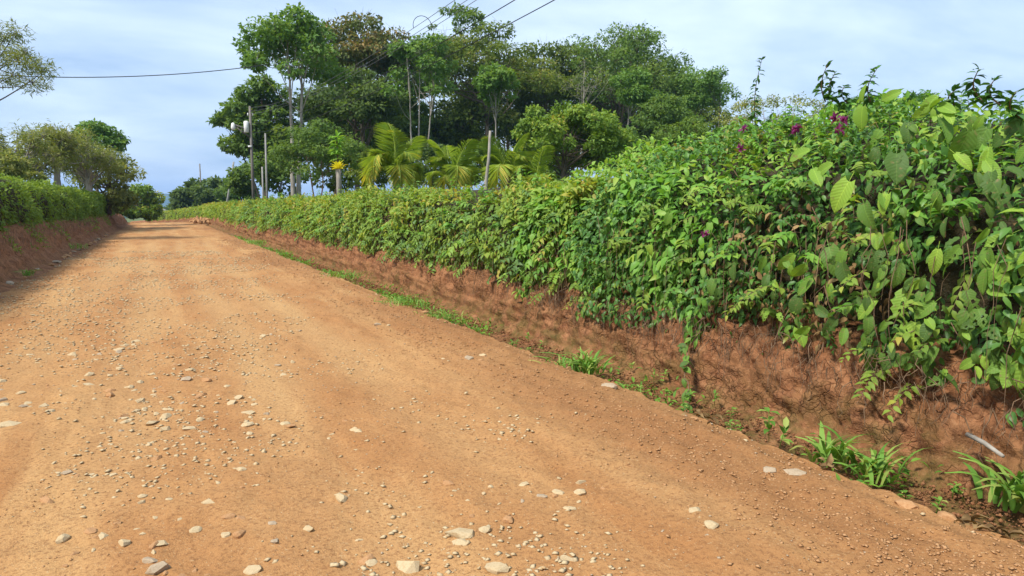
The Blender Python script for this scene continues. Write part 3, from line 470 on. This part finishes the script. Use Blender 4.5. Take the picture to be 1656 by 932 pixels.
# left side
LT = 'living fence trees behind the left hedge'
tree('fine_leaved_tree', 'fine-leaved tree reaching in at the left edge above the cable', -25, 10, 215, 170, 42, 'pale', 'bark', 44, 14000, .17, .16, tpx=-120, crs=.20, flat=.6, twigs=7, shell=.2, tmpl=SLIM)
for i, (px, top, bot, wp, Y, lb) in enumerate([(30, 205, 292, 110, 52, 'pollarded fence tree with sparse olive crown, leftmost behind the left hedge'), (90, 202, 285, 95, 56, 'pollarded fence tree with pale thick stump, second from the left'), (140, 212, 300, 90, 60, 'pollarded fence tree with knobbly stump beside the dark green treetop')]):
    tree('pollarded_tree', lb, px, top, bot, wp, Y, 'pale', 'bark_pale', 34, 7500, .22, .26, crs=.22, group=LT, twigs=8, shell=.15, tmpl=SLIM, flat=1.3, low=-.8)
tree('feathery_tree', 'darker green treetop showing above the fence trees', 155, 194, 270, 85, 74, 'bright', nclump=16, nleaf=3600, lsize=.3, tr=.14, crs=.25)
tree('bushy_tree', 'bushy pale olive tree at the end of the left hedge', 172, 228, 352, 92, 64, 'pale', nclump=40, nleaf=11000, lsize=.19, tr=.2, crs=.24, low=-.95)
tree('pale_shrub', 'pale yellowish shrub behind the left hedge at the frame edge', 25, 238, 300, 120, 46, 'pale', 'twig', 24, 6000, .16, .05, crs=.24, low=-.9, cat='shrub')
tree('roadside_tree', 'yellowish round tree by the road bend on the left', 222, 298, 360, 62, 92, 'lime', nclump=24, nleaf=8000, lsize=.27, tr=.15, crs=.27, low=-.95)
tree('bend_tree', 'dark green tree closing the road bend on the left', 240, 314, 362, 26, 108, 'bright', nclump=18, nleaf=5000, lsize=.28, tr=.15, crs=.3, low=-.95)
for i, (px, top, wp, Y) in enumerate([(312, 288, 50, 128), (345, 284, 62, 122), (385, 282, 60, 112), (294, 308, 26, 150), (276, 336, 16, 240), (252, 336, 14, 260), (288, 334, 24, 235)]):
    tree('distant_tree', ['far dark tree behind the thin dark pole, left of it', 'far dark tree between the thin dark pole and the leaning pole', 'far green tree right of the leaning pole', 'far low tree at the left end of the right hedge', 'tiny tree in the valley beside the white house', 'tiny tree in the valley by the left trees', 'tiny tree in the valley at the right'][i],
        px, top, 350, wp, Y, 'dark' if i not in (2,) else 'mid', nclump=20, nleaf=5000, lsize=.004*Y, tr=.15, crs=.28, low=-.95, group='far trees at the end of the road', twigs=2)
# ------------------------------------------------------------------ palms and small garden plants
def frond_mesh(k, L_=1.0, arch=.6):
    mb = MB(); t = np.linspace(0, 1, 10); r = np.stack([0*t, t*np.cos(arch*t*1.2), t*np.sin(1.05)-arch*1.25*t**2.2], 1)*[1, .8, 1]; mb.tube(r, np.linspace(.016, .003, 10), 4, .75)
    n = 50; tt = np.linspace(.14, .99, n); c = np.stack([np.interp(tt, t, r[:, j]) for j in range(3)], 1); tg = nrm(np.stack([np.interp(tt, t, np.gradient(r[:, j])) for j in range(3)], 1))
    for s_ in (-1, 1):
        d = tg*.75+np.array([s_, 0, 0])*.85+np.array([0, 0, -.3])+rs.normal(size=(n, 3))*.06; ln = .34*np.sin(np.pi*(tt*.8+.16))**.7
        mb.leaves(SLIM, c, d, np.array([[0, 0, 1.]]*n)+np.array([s_*-.5, 0, 0]), ln, np.clip(.35+.35*tt+.14*rs.normal(size=n)+.1*k, 0, 1), .24)
    o = mb.build('frond', M['palm']); me = o.data; bpy.data.objects.remove(o); return me
FR = [frond_mesh(k, arch=a) for k, a in enumerate((.35, .6, .85, 1.05))]
def palm(label, px, ybase, ytop, Y, nf, size, th):
    b = ony(px, ybase, Y); root = empty('palm', (b[0], Y, gz(1, Y)-.1), label, 'palm', 'young palms behind the right hedge'); hz = b[2]-root.location.z; mb = MB(); mb.tube(np.array([[b[0], Y, root.location.z], [b[0]+.03, Y, root.location.z+hz*.5], [b[0], Y, b[2]+.15]]), [.16, .13, .1], 8); mb.build('trunk', M['bark'], root, True)
    for i in range(nf):
        e = i/(nf-1); o = bpy.data.objects.new('frond', FR[min(3, int(e*4))]); link(o, root); o.location = (0, 0, hz+.1); o.scale = (size*(.8+.3*rs.rand()),)*3; o.rotation_euler = (.62-.75*e+rs.normal()*.1, rs.normal()*.15, i*2.4+th)
palm('largest yellow-green young palm with raised fronds behind the hedge', 640, 292, 200, 26, 13, 2.45, .3)
palm('middle young palm, lower and greener than the largest', 732, 298, 235, 27, 12, 2.2, 1.1)
palm('shadier young palm just right of the leaning bare post', 822, 294, 238, 28, 12, 2.6, 2.0)
palm('short palm tucked against the round yellow-green tree', 868, 300, 250, 27, 9, 1.8, .9)
def rosette(name, label, p, n, ln, mat, root=None, cat='plant', wid=.9, up=.5):
    r0 = empty(name, p, label, cat) if root is None else root; th = np.arange(n)*2.4; e = np.linspace(1.2, .1, n); mb = MB(); d = np.stack([np.cos(th)*np.cos(e), np.sin(th)*np.cos(e), np.sin(e)], 1); mb.leaves(LEAF8, np.repeat([p], n, 0), d, np.array([[0, 0, 1.]]*n)-d*.3, ln*(.7+.5*rs.rand(n)), rs.rand(n), wid); mb.build('leaves', M[mat], r0); return r0
p = ony(549, 303, 30); st = empty('stump', (p[0], 30, gz(1, 30)-.1), 'pale dead stump carrying a yellow bromeliad', 'stump'); t_ = ony(547, 274, 30); mb = MB(); mb.tube(np.array([[p[0], 30, gz(1, 30)-.1], [p[0]-.02, 30, (p[2]+t_[2])/2], t_]), [.13, .10, .11], 10); mb.build('trunk', M['bark_pale'], st, True)
rosette('bromeliad', 'bright yellow bromeliad sitting on the dead stump', tuple(t_), 26, .42, 'yellow', wid=.6)
p = ony(545, 262, 31); dr = empty('dracaena', (p[0], 31, gz(1, 31)-.1), 'slim plant with tufts of lime leaves above the yellow bromeliad', 'plant'); mb = MB(); mb.tube(np.array([[p[0], 31, gz(1, 31)-.1], [p[0]+.03, 31, p[2]], ony(544, 225, 31)]), [.04, .035, .02], 6); mb.build('stem', M['twig'], dr, True)
mb = MB()
for py in np.linspace(222, 258, 6):
    n = 13; q = ony(545, py, 31); mb.leaves(LEAF8, np.repeat([q], n, 0), rdir(n)*[1, 1, .4]+[0, 0, .15], np.array([[0, 0, 1.]]*n), .42, .4+.6*rs.rand(n), .6)
tag(mb.build('leaf_tuft', M['fresh'], dr), kind='stuff')
a = ony(784, 300, 24); b = ony(793, 213, 24); po = empty('bare_post', (a[0], 24, .6), 'leaning bare debarked post standing behind the hedge', 'post'); mb = MB(); t = np.linspace(0, 1, 12)[:, None]; base_ = np.array([a[0]-.15, 24, .6]); mb.tube(base_+(b-base_)*t+.03*np.stack([vn(xyz(t[:, 0]*4, k), 3+k) for k in range(3)], 1), np.linspace(.075, .045, 12), 9); mb.build('trunk', M['bark_pale'], po, True)
# ------------------------------------------------------------------ poles and wires
def pole(label, base, top, r0, r1, mat, name='utility_pole'):
    root = empty(name, tuple(base), label, 'pole'); mb = MB(); mb.tube(np.array([base, (np.array(base)+top)/2, top]), [r0, (r0+r1)/2, r1], 10); mb.build('shaft', M[mat], root, True); return root
pt = ony(404, 172, 60); bp_ = (pt[0]+.02, 60, gz(1, 60)-.2); up_ = pole('dark wooden utility pole with transformer and street lamp', bp_, pt, .125, .09, 'pole')
def part(name, mat, root, fn): mb = MB(); fn(mb); return mb.build(name, M[mat], root, True)
tz = ony(402, 206, 60); part('transformer', 'white', up_, lambda m: (m.tube(np.array([tz+[-.16, 0, -.42], tz+[-.16, 0, -.38], tz+[-.16, 0, .4], tz+[-.16, 0, .46]]), [.12, .19, .19, .1], 12)))
lp = ony(377, 203, 60)
part('lamp_arm', 'pole', up_, lambda m: (m.tube(np.array([ony(404, 213, 60), ony(390, 206, 60), lp+[.1, 0, .05]]), .06, 6), m.tube(np.array([ony(404, 222, 60), ony(391, 213, 60), lp+[.1, 0, -.05]]), .05, 6)))
part('street_lamp', 'white', up_, lambda m: m.tube(np.array([lp+[0, 0, .2], lp+[0, 0, .12], lp+[0, 0, -.15], lp+[0, 0, -.32], lp+[0, 0, -.36]]), [.05, .13, .17, .14, .03], 12))
part('band', 'white', up_, lambda m: m.tube(np.array([ony(404.5, 236, 60), ony(404.5, 238.5, 60)]), .16, 12)); 
for dx in (-.55, 0, .55): part('insulator', 'white', up_, lambda m: m.tube(np.array([[pt[0]+dx*.3, 60, pt[2]-.5-abs(dx)*.4], [pt[0]+dx*.3, 60, pt[2]-.3-abs(dx)*.4]]), [.05, .04], 8))
t2 = ony(429, 216, 58); pole('slim pale pole right of the transformer pole', (t2[0]-.05, 58, gz(1, 58)-.2), t2, .09, .06, 'pole_pale')
t2b = ony(424, 270, 58.6); pole('short grey pole against the slim pale pole', (t2b[0]-.02, 58.6, gz(1, 58)-.2), t2b, .07, .06, 'pole_pale')
t3 = ony(378, 262, 100); b3 = ony(364, 325, 100); pole('leaning pale pole farther down the road', tuple(b3-[.1, 0, 2]), t3, .16, .10, 'pole_pale')
t4 = ony(323, 265, 125); pole('thin dark pole farthest down the road', (t4[0], 125, float(zc(125))+.5), t4, .13, .09, 'pole')
P2 = np.array([7.4, -25, 9.4]); pole('utility pole carrying the overhead wires behind the viewer', (7.4, -25, .5), P2, .16, .11, 'pole')
def wire(label, a, b, sag, r, mat='alu'):
    t = np.linspace(0, 1, 41)[:, None]; p = np.array(a)+(np.array(b)-a)*t-np.array([0, 0, 1])*sag*4*t*(1-t); mb = MB(); mb.tube(p, r, 4); o = mb.build('overhead_wire', M[mat], origin=tuple(p[0])); tag(o, label, 'wire', 'overhead wires on the right')
for i, (px, dz, dx) in enumerate([(736, -.1, -.15), (756, -.35, .05), (771, -.55, .2), (833, -1.3, 0), (897, -2.0, .1)]):
    a = np.array([pt[0]+dx*.4, 60, pt[2]+dz]); X = 6.9+dx; q = onx(px, 0, X); t_ = (60-q[1])/85.; b = np.array([2*0+X+(X-a[0])*(1-t_)/max(t_, .1), -25, P2[2]+dz]); ln = a[2]+(b[2]-a[2])*t_; sag = (ln-q[2])/(4*t_*(1-t_))
    wire(['uppermost of the five overhead wires climbing to the top edge', 'second highest of the five overhead wires', 'middle of the five overhead wires, beside the second highest', 'fourth overhead wire, thicker and set apart from the upper three', 'lowest overhead wire, reaching the top edge farthest right'][i], a, b, max(.3, sag), .009 if i < 3 else .013, 'alu' if i < 3 else 'wire')
bw0 = ony(-140, 112, 45); bw1 = ony(437, 104, 45); t = np.linspace(0, 1, 25)[:, None]; p = bw0+(bw1-bw0)*t-np.array([0, 0, 1])*.55*4*t*(1-t); mb = MB(); mb.tube(p, .024, 5); tag(mb.build('overhead_cable', M['wire'], origin=tuple(p[0])), 'thick black cable sagging across the road at upper left', 'cable')
lo = ony(683, 42, 56); th = np.linspace(-.3, 3.5, 20); mb = MB(); mb.tube(np.stack([lo[0]+.75*np.cos(th), np.full(20, 56.), lo[2]+.75*np.sin(th)], 1), .025, 5); tag(mb.build('cable_loop', M['wire'], origin=tuple(lo)), 'slack black cable loop hanging in front of the treetops', 'cable')
# ------------------------------------------------------------------ ditch plants
def tuft(name, label, px, py, z, n, ln, wd=.045, mat='grass', group='grass tufts in the right ditch', spread=.12, cat='grass'):
    p = onz(px, py, z); mb = MB()
    for k in range(n):
        th = rs.rand()*6.28; l = 1.25*ln*(.5+.6*rs.rand()); o = p+[spread*rs.normal(), spread*1.3*rs.normal(), -.02]; t = np.linspace(0, 1, 6); h = np.array([math.cos(th), math.sin(th), 0]); bd = .35+.6*rs.rand()
        c = o+np.outer(l*t*bd*(.4+.6*t), h)+np.outer(l*(t-(.35+.3*bd)*t*t), [0, 0, 1]); sd_ = np.cross(h, [0, 0, 1])*wd*ln*(.6+.6*rs.rand())
        ww = np.array([.6, 1, 1, .8, .5, .05])[:, None]; V = np.concatenate([c-sd_*ww, c+sd_*ww+[0, 0, .004]]); T = [(i, i+1, i+7) for i in range(5)]+[(i, i+7, i+6) for i in range(5)]; mb.add(V, T, rs.rand())
    o = mb.build(name, M[mat], origin=tuple(p)); return tag(o, label, cat, group, 'stuff' if n > 80 else None)
for a in [('grass_tuft', 'wide patch of short grass in the ditch beside the middle hedge', 655, 492, -.05, 150, .22, .03), ('grass_tuft', 'thin grass patch along the ditch just below the wide patch', 705, 515, -.08, 110, .2, .03), ('grass_tuft', 'tall upright grass tuft at the ditch edge below the bank, centre right', 950, 600, -.12, 60, .36, .04), ('grass_tuft', 'small grass tuft left of the tall upright one', 905, 598, -.08, 30, .22, .04),
          ('grass_tuft', 'low grass in the far ditch near the start of the bank', 415, 394, 0, 130, .3, .03), ('grass_tuft', 'sparse grass strip farther up the ditch', 555, 448, -.03, 110, .25, .03), ('grass_tuft', 'broad-bladed grass clump drooping over the road edge, near right', 1345, 745, -.12, 30, .34, .05), ('grass_tuft', 'second broad-bladed grass clump beside the near road edge', 1415, 770, -.15, 30, .34, .05), ('grass_tuft', 'large grass clump in the ditch at the right frame edge', 1640, 815, -.16, 44, .40, .05), ('grass_tuft', 'short grass tuft at the ditch edge near the trailing vine', 1010, 635, -.1, 26, .16, .04),
          ('grass_tuft', 'grass at the foot of the left bank', 112, 402, .1, 90, .35, .03), ('grass_tuft', 'small grass bunch at the left bank foot, nearer the camera', 45, 445, .1, 40, .25, .03)]:
    tuft(*a, group='grass tufts along the road edges', spread=.22 if a[5] > 80 else .055)
def weed(label, px, py, z, n, ln, name='ditch_weed'):
    p = onz(px, py, z); root = empty(name, tuple(p), label, 'weed', 'small weeds in the right ditch'); mb = MB(); m2 = MB()
    for k in range(max(2, n//6)):
        o = p+rs.normal(size=3)*[.05, .08, 0]*(n/12); tp = o+[.02*rs.normal(), .02*rs.normal(), ln*(.8+.8*rs.rand())]; mb.tube(np.array([o-[0, 0, .03], (o+tp)/2, tp]), .003, 4)
        for q in np.linspace(.35, 1, 3): m2.leaves(LEAF8, np.repeat([o+(tp-o)*q], 3, 0), rdir(3)*[1, 1, .2]+[0, 0, .2], np.array([[0, 0, 1.]]*3), ln*.75, rs.rand(3))
    k_ = 'stuff' if n > 12 else None; tag(mb.build('stem', M['moss'], root), kind=k_); tag(m2.build('leaves', M['grass'], root), kind=k_)
for a in [('upright blue-green seedling with paired leaves at the road edge', 1241, 718, -.12, 12, .13), ('patch of low weeds in the ditch below the middle bank', 845, 562, -.12, 60, .07), ('weeds creeping round the foot of the trailing vine', 1090, 655, -.16, 50, .07), ('small weed left of the big near ditch grass', 1500, 822, -.2, 16, .07), ('tiny weed on the bare ditch floor near the right edge', 1555, 806, -.22, 6, .06), ('little weed on the ditch floor between vine and seedling', 1195, 700, -.16, 12, .07), ('small leafy weed on the bank under the near hedge', 1335, 662, -.05, 6, .06), ('low weeds at the ditch edge beyond the tall grass', 1055, 610, -.14, 24, .07)]: weed(*a)
n = 5200; Y = 3+45*rs.rand(n)**1.7; u = 4.0+.28*rs.normal(size=n); g = fbm(xyz(u*1.1, Y*.7), 2, 55); ok = (g+.2*rs.normal(size=n) > .18) & (u > 3.6) & (u < 4.55); u = u[ok]; Y = Y[ok]; n = len(u); mb = MB(); P = np.stack([u+xc(Y), Y, -.2+.14*np.abs(u-4.2)+.07*rs.rand(n)], 1)
mb.leaves(LEAF8, P, rdir(n)*[1, 1, .5]+[0, 0, .35], np.array([[0, 0, 1.]]*n)+rdir(n)*.4, (.045+.03*rs.rand(n))*(1+.03*Y), rs.rand(n), .8); tag(mb.build('ditch_ground_cover', M['moss']), 'low creeping weeds covering the ditch floor', 'weeds', None, 'stuff')
n = 6000; Y = 2+30*rs.rand(n)**1.6; u = 4.5-.3*rs.exponential(1, n); u = np.clip(u, 3.7, 4.6); mb = MB(); th = rs.rand(n)*6.28; mb.leaves((np.array([[.5, 0, 0], [-.5, .05, 0], [.05, .45, 0], [-.06, -.45, .02], [0, .03, .4], [0, 0, -.3]]), np.array([[0, 2, 4], [2, 1, 4], [1, 3, 4], [3, 0, 4], [2, 0, 5], [1, 2, 5], [3, 1, 5], [0, 3, 5]])), np.stack([u+xc(Y), Y, -.215+.1*np.abs(u-4.25)**1.5+.012*rs.normal(size=n)], 1), np.stack([np.cos(th), np.sin(th), .2*rs.normal(size=n)], 1), np.array([[0, 0, 1.]]*n)+rdir(n)*.3, (.012+.03*rs.rand(n)**3)*(1+.03*Y), rs.rand(n)*.2); tag(mb.build('fallen_clods', M['bank']), 'crumbs of red earth fallen from the right bank', 'soil', None, 'stuff')
vr = onx(1118, 560, 4.6); vn_ = empty('trailing_vine', tuple(vr), 'leafy vine trailing down the bare bank to the ditch', 'vine'); vb = onz(1120, 655, -.2); t = np.linspace(0, 1, 14)[:, None]; vp = vr+(vb-vr)*t+rs.normal(size=(14, 3))*.012+[-.06, 0, 0]; mb = MB(); mb.tube(vp, .005, 5); mb.build('stem', M['twig'], vn_)
for k in range(26):
    q = vp[min(13, int(14*rs.rand()**.8))]; place_leaf(vn_, 'heart', random.choice([0, 1, 2]), q, rs.normal(size=3)*[.5, .6, .3]+[-.4, 0, -.4], np.array([-.5, -.2, .8]), .065+.04*rs.rand())
# ------------------------------------------------------------------ stones
def stone_mesh(seed, mat, flat=.5):
    r = random.Random(seed); bm = bmesh.new()
    for _ in range(24):
        v = Vector((r.gauss(0, 1), r.gauss(0, 1), r.gauss(0, 1))).normalized()*(.8+.2*r.random()); bm.verts.new((v.x*.5, v.y*.5*r.uniform(.55, .9), v.z*.5*flat))
    bmesh.ops.convex_hull(bm, input=bm.verts); bmesh.ops.delete(bm, geom=[v for v in bm.verts if not v.link_faces], context='VERTS'); me = bpy.data.meshes.new('stone'); bm.to_mesh(me); bm.free(); me.materials.append(M[mat]); return me
SM = {m: [stone_mesh(40*j+i, m, (.34, .5, .42, .6)[i % 4]) for i in range(8)] for j, m in enumerate(('stone_cream', 'stone_grey', 'stone_red'))}
def stone(name, m, x, y, size, label, group=None, cat='stone', k=None, sink=.0, z=None):
    o = bpy.data.objects.new(name, SM[m][rs.randint(8) if k is None else k]); link(o); zz0 = float(roadz(np.array(x), np.array(y)))+float(zc(y)) if z is None else z
    o.location = (x, y, zz0+size*sink); o.scale = (size, size*(.7+.5*rs.rand()), size*(.7+.4*rs.rand())); o.rotation_euler = (rs.normal()*.12, rs.normal()*.12, rs.rand()*6.28); return tag(o, label, cat, group)
for px, py, s, m, k, lb in [(662, 912, .165, 'stone_cream', 3, 'largest rounded cream rock at the bottom edge of the road'), (745, 862, .20, 'stone_cream', 0, 'cracked flat cream slab above and right of the largest rock'), (745, 876, .12, 'stone_cream', 4, 'thin cream slab lying against the cracked slab'), (782, 857, .10, 'stone_cream', 1, 'pale wedge stone right of the cracked slab'), (803, 917, .13, 'stone_cream', 5, 'pale stone right of the largest rock at the bottom edge'), (258, 924, .13, 'stone_grey', 1, 'grey-white rock at the bottom edge, left'), (243, 910, .11, 'stone_grey', 0, 'flat grey stone just above the grey-white rock'), (552, 803, .15, 'stone_cream', 2, 'split tan slab among small stones left of centre'), (390, 763, .09, 'stone_cream', 7, 'lone pale lump left of centre on the road'), (938, 779, .085, 'stone_cream', 3, 'lone oval pale stone right of centre'), (1285, 768, .17, 'stone_grey', 0, 'long flat slab near the right road edge'), (1245, 767, .11, 'stone_grey', 4, 'greenish flat stone left of the long slab'), (1150, 859, .09, 'stone_cream', 1, 'pale flat stone alone at lower right'), (915, 902, .10, 'stone_cream', 3, 'tan lump at the bottom edge right of centre'), (75, 808, .13, 'stone_red', 2, 'brown flat stone at the left of the road'), (15, 690, .22, 'stone_cream', 0, 'flat pale rock in the dark patch at the left frame edge'), (400, 668, .15, 'stone_cream', 0, 'pale flat stone in the middle distance left of centre'), (1465, 805, .17, 'stone_red', 2, 'reddish rock on the ditch lip under the grass clumps'), (985, 627, .20, 'stone_grey', 0, 'long grey slab on the ditch lip beyond the vine')]:
    q = onz(px, py, 0); stone('stone', m, q[0], q[1], s, lb, k=k)
ns = 0
while ns < 270:
    y = 2.4+7.5*rs.rand()**1.3; x = -.45*y+.9+(.75*y+1.2)*rs.rand()
    if x < -2.6 or x > 3.3: continue
    p = np.array([[x, y, 0]]); dn = fbm(p*[1.1, 1.1, 1], 2, 77)[0]+.35*math.exp(-((x-.4)/1.0)**2)+.3*(x < 0)-.35*sm(1.8, 3, x)
    if dn < .05+.5*rs.rand(): continue
    m = random.choice(['stone_cream']*6+['stone_grey']*1+['stone_red']*2); s = (.034+.068*rs.rand()**2.0)*(1+.05*y); ns += 1
    stone('stone', m, x, y, s, {'stone_cream': 'small cream angular stone lying loose on the orange road', 'stone_grey': 'small grey angular stone lying loose on the orange road', 'stone_red': 'small rusty brown stone lying loose on the orange road'}[m], {'stone_cream': 'loose cream stones on the road', 'stone_grey': 'loose grey stones on the road', 'stone_red': 'loose rusty stones on the road'}[m])
for k in range(26):
    y = 14+34*(k+.5*rs.rand())/26; x = -2.75-.2*rs.rand(); stone('flat_rock', random.choice(['stone_red', 'stone_red', 'stone_grey']), x, y, .16+.22*rs.rand(), 'flat reddish rock strewn along the foot of the left bank', 'rocks along the foot of the left bank', 'rock', z=.03+.06*rs.rand())
for k in range(22):
    y = 2.3+9*(k+.6*rs.rand())/22; stone('lip_rock', 'stone_red', 3.62+.1*rs.normal(), y, .07+.10*rs.rand(), 'rusty rock set along the lip of the right ditch', 'rocks along the lip of the right ditch', 'rock', z=-.05)
OCT = (np.array([[.5, 0, 0], [-.5, .05, 0], [.05, .42, 0], [-.06, -.42, .02], [0.08, .03, .17], [0, 0, -.2]]), np.array([[0, 2, 4], [2, 1, 4], [1, 3, 4], [3, 0, 4], [2, 0, 5], [1, 2, 5], [3, 1, 5], [0, 3, 5]]))
def gravel(n, mat, y0, y1, s0, seed, edge=0, nm='gravel', lab=''):
    y = y0+(y1-y0)*rs.rand(n)**2.0; x = -2.9+6.6*rs.rand(n)
    if edge: x = np.where(rs.rand(n) < .55, 3.05+.36*rs.normal(size=n), -2.45+.3*rs.normal(size=n)); x = np.clip(x, -3.0, 3.65)
    dn = fbm(xyz(x*.8, y*.8), 3, seed)+.2*rs.normal(size=n); ok = dn > ((-.05 if not edge else -.5)+(.9*sm(1.9, 2.8, x) if mat == 'stone_cream' else 0)); x = x[ok]; y = y[ok]; n = len(x); s = s0*(.4+1.1*rs.rand(n)**2)*(1+.05*y); P = np.stack([x+xc(y), y, roadz(x, y)+zc(y)+s*.08], 1); mb = MB(); th = rs.rand(n)*6.28; mb.leaves(OCT, P, np.stack([np.cos(th), np.sin(th), .15*rs.normal(size=n)], 1), np.array([[0, 0, 1.]]*n)+rs.normal(size=(n, 3))*.2, s, rs.rand(n))
    o = mb.build(nm, M[mat]); tag(o, lab, 'gravel', None, 'stuff')
gravel(26000, 'stone_cream', 2.2, 30, .028, 77, 0, 'gravel', 'fine cream gravel scattered over the orange road'); gravel(7000, 'stone_grey', 2.2, 40, .016, 78, 0, 'gravel', 'fine grey gravel scattered over the orange road'); gravel(17000, 'stone_red', 1.8, 40, .02, 79, 1, 'gravel', 'loose rusty gravel along both road edges')
gravel(16000, 'stone_red', 2.0, 20, .012, 80, 0, 'gravel', 'fine rusty crumbs of earth over the road')
# dead leaves and canes at the ditch lip
dm = npmesh('dead_leaf', LEAF8[0]*[1, 1, 2.2], LEAF8[1], M['dead'], rnd=np.linspace(.2, .9, 8)); dme = dm.data; bpy.data.objects.remove(dm)
for (px, py, n) in [(1140, 680, 14), (1150, 690, 8), (1610, 862, 14), (1560, 850, 10), (1330, 755, 8)]:
    for k in range(n):
        q = onz(px+rs.normal()*14, py+rs.normal()*6, -.05); o = bpy.data.objects.new('dead_leaf', dme); link(o); o.location = q+[0, 0, .03*rs.rand()]; o.scale = (.055+.05*rs.rand(),)*3; o.rotation_euler = (rs.normal()*.4, rs.normal()*.4, rs.rand()*6.28); tag(o, 'curled brown dead leaf littering the lip of the right ditch', 'leaf', 'dead leaves along the ditch lip')
a = onx(1565, 703, 4.6); b = onx(1622, 738, 4.35); mb = MB(); mb.tube(np.array([a, (a+b)/2+[0, 0, .01], b]), [.017, .015, .011], 7); tag(mb.build('broken_cane', M['bark_pale'], smooth=True, origin=tuple(a)), 'broken pale cane leaning on the bank above the right grass clump', 'cane')
# rubble pile by the far hedge
rp = onz(322, 361, 0)
rb_ = empty('rubble_pile', (rp[0], rp[1], float(zc(rp[1]))), 'heap of broken stone and earth by the far end of the hedge', 'rubble')
for k in range(34):
    o = bpy.data.objects.new('rock', SM['stone_red'][rs.randint(8)]); link(o, rb_); s = .45+.5*rs.rand(); q_ = rs.normal(size=2)*.6; o.location = (q_[0], q_[1], .1+.55*rs.rand()*math.exp(-(q_@q_))); o.scale = (s, s*.8, s*.8); o.rotation_euler = rs.rand(3)*3
# ------------------------------------------------------------------ distance: white house, hills
h0 = ony(265, 352, 230); hs = empty('white_house', (h0[0], 230, float(zc(230))+.6), 'tiny white house in the valley beyond the crest', 'house'); z0 = hs.location.z
part('wall', 'white', hs, lambda m: m.box([h0[0], 230, z0+1.6], [2.0, 2.5, 1.6])); part('roof', 'pole_pale', hs, lambda m: m.add(np.array([[h0[0]+x, 230+y, z0+z] for x, y, z in [(-2.3, -2.8, 3.15), (2.3, -2.8, 3.15), (2.3, 2.8, 3.15), (-2.3, 2.8, 3.15), (0, -2.8, 4.2), (0, 2.8, 4.2)]]), [(0, 1, 4), (2, 3, 5), (0, 4, 5), (0, 5, 3), (1, 2, 5), (1, 5, 4), (0, 2, 1), (0, 3, 2)]))
for s_ in (-1, 1): part('window', 'pole', hs, lambda m: m.box([h0[0]+s_*.9, 227.47, z0+1.7], [.4, .03, .5]))
xs = np.linspace(-5200, 6200, 150); hy = np.linspace(2600, 5600, 40); U, Yg = np.meshgrid(xs, hy); P = xyz(U, Yg); rdg = np.exp(-((Yg.ravel()-4200)/800)**2); Hh = (75+75*fbm(P/1500, 4, 91)+26*fbm(P/420, 4, 92))*rdg-14
tag(npmesh('hills', xyz(U, Yg, Hh.reshape(U.shape)), grid(40, 150), M['hill'], smooth=True), kind='structure')
hz_ = bpy.data.materials.new('valley_air'); hz_.use_nodes = True; nn = hz_.node_tree; nn.nodes.remove(nn.nodes['Principled BSDF']); pv = nn.nodes.new('ShaderNodeVolumePrincipled'); pv.inputs['Color'].default_value = (.36, .6, 1, 1); pv.inputs['Density'].default_value = .0002; nn.links.new(pv.outputs[0], nn.nodes['Material Output'].inputs['Volume'])
mb = MB(); mb.box([0, 1500, 60], [6900, 5000, 130]); hz = mb.build('haze', hz_); tag(hz, 'thin bluish air over the valley', 'haze', None, 'stuff')
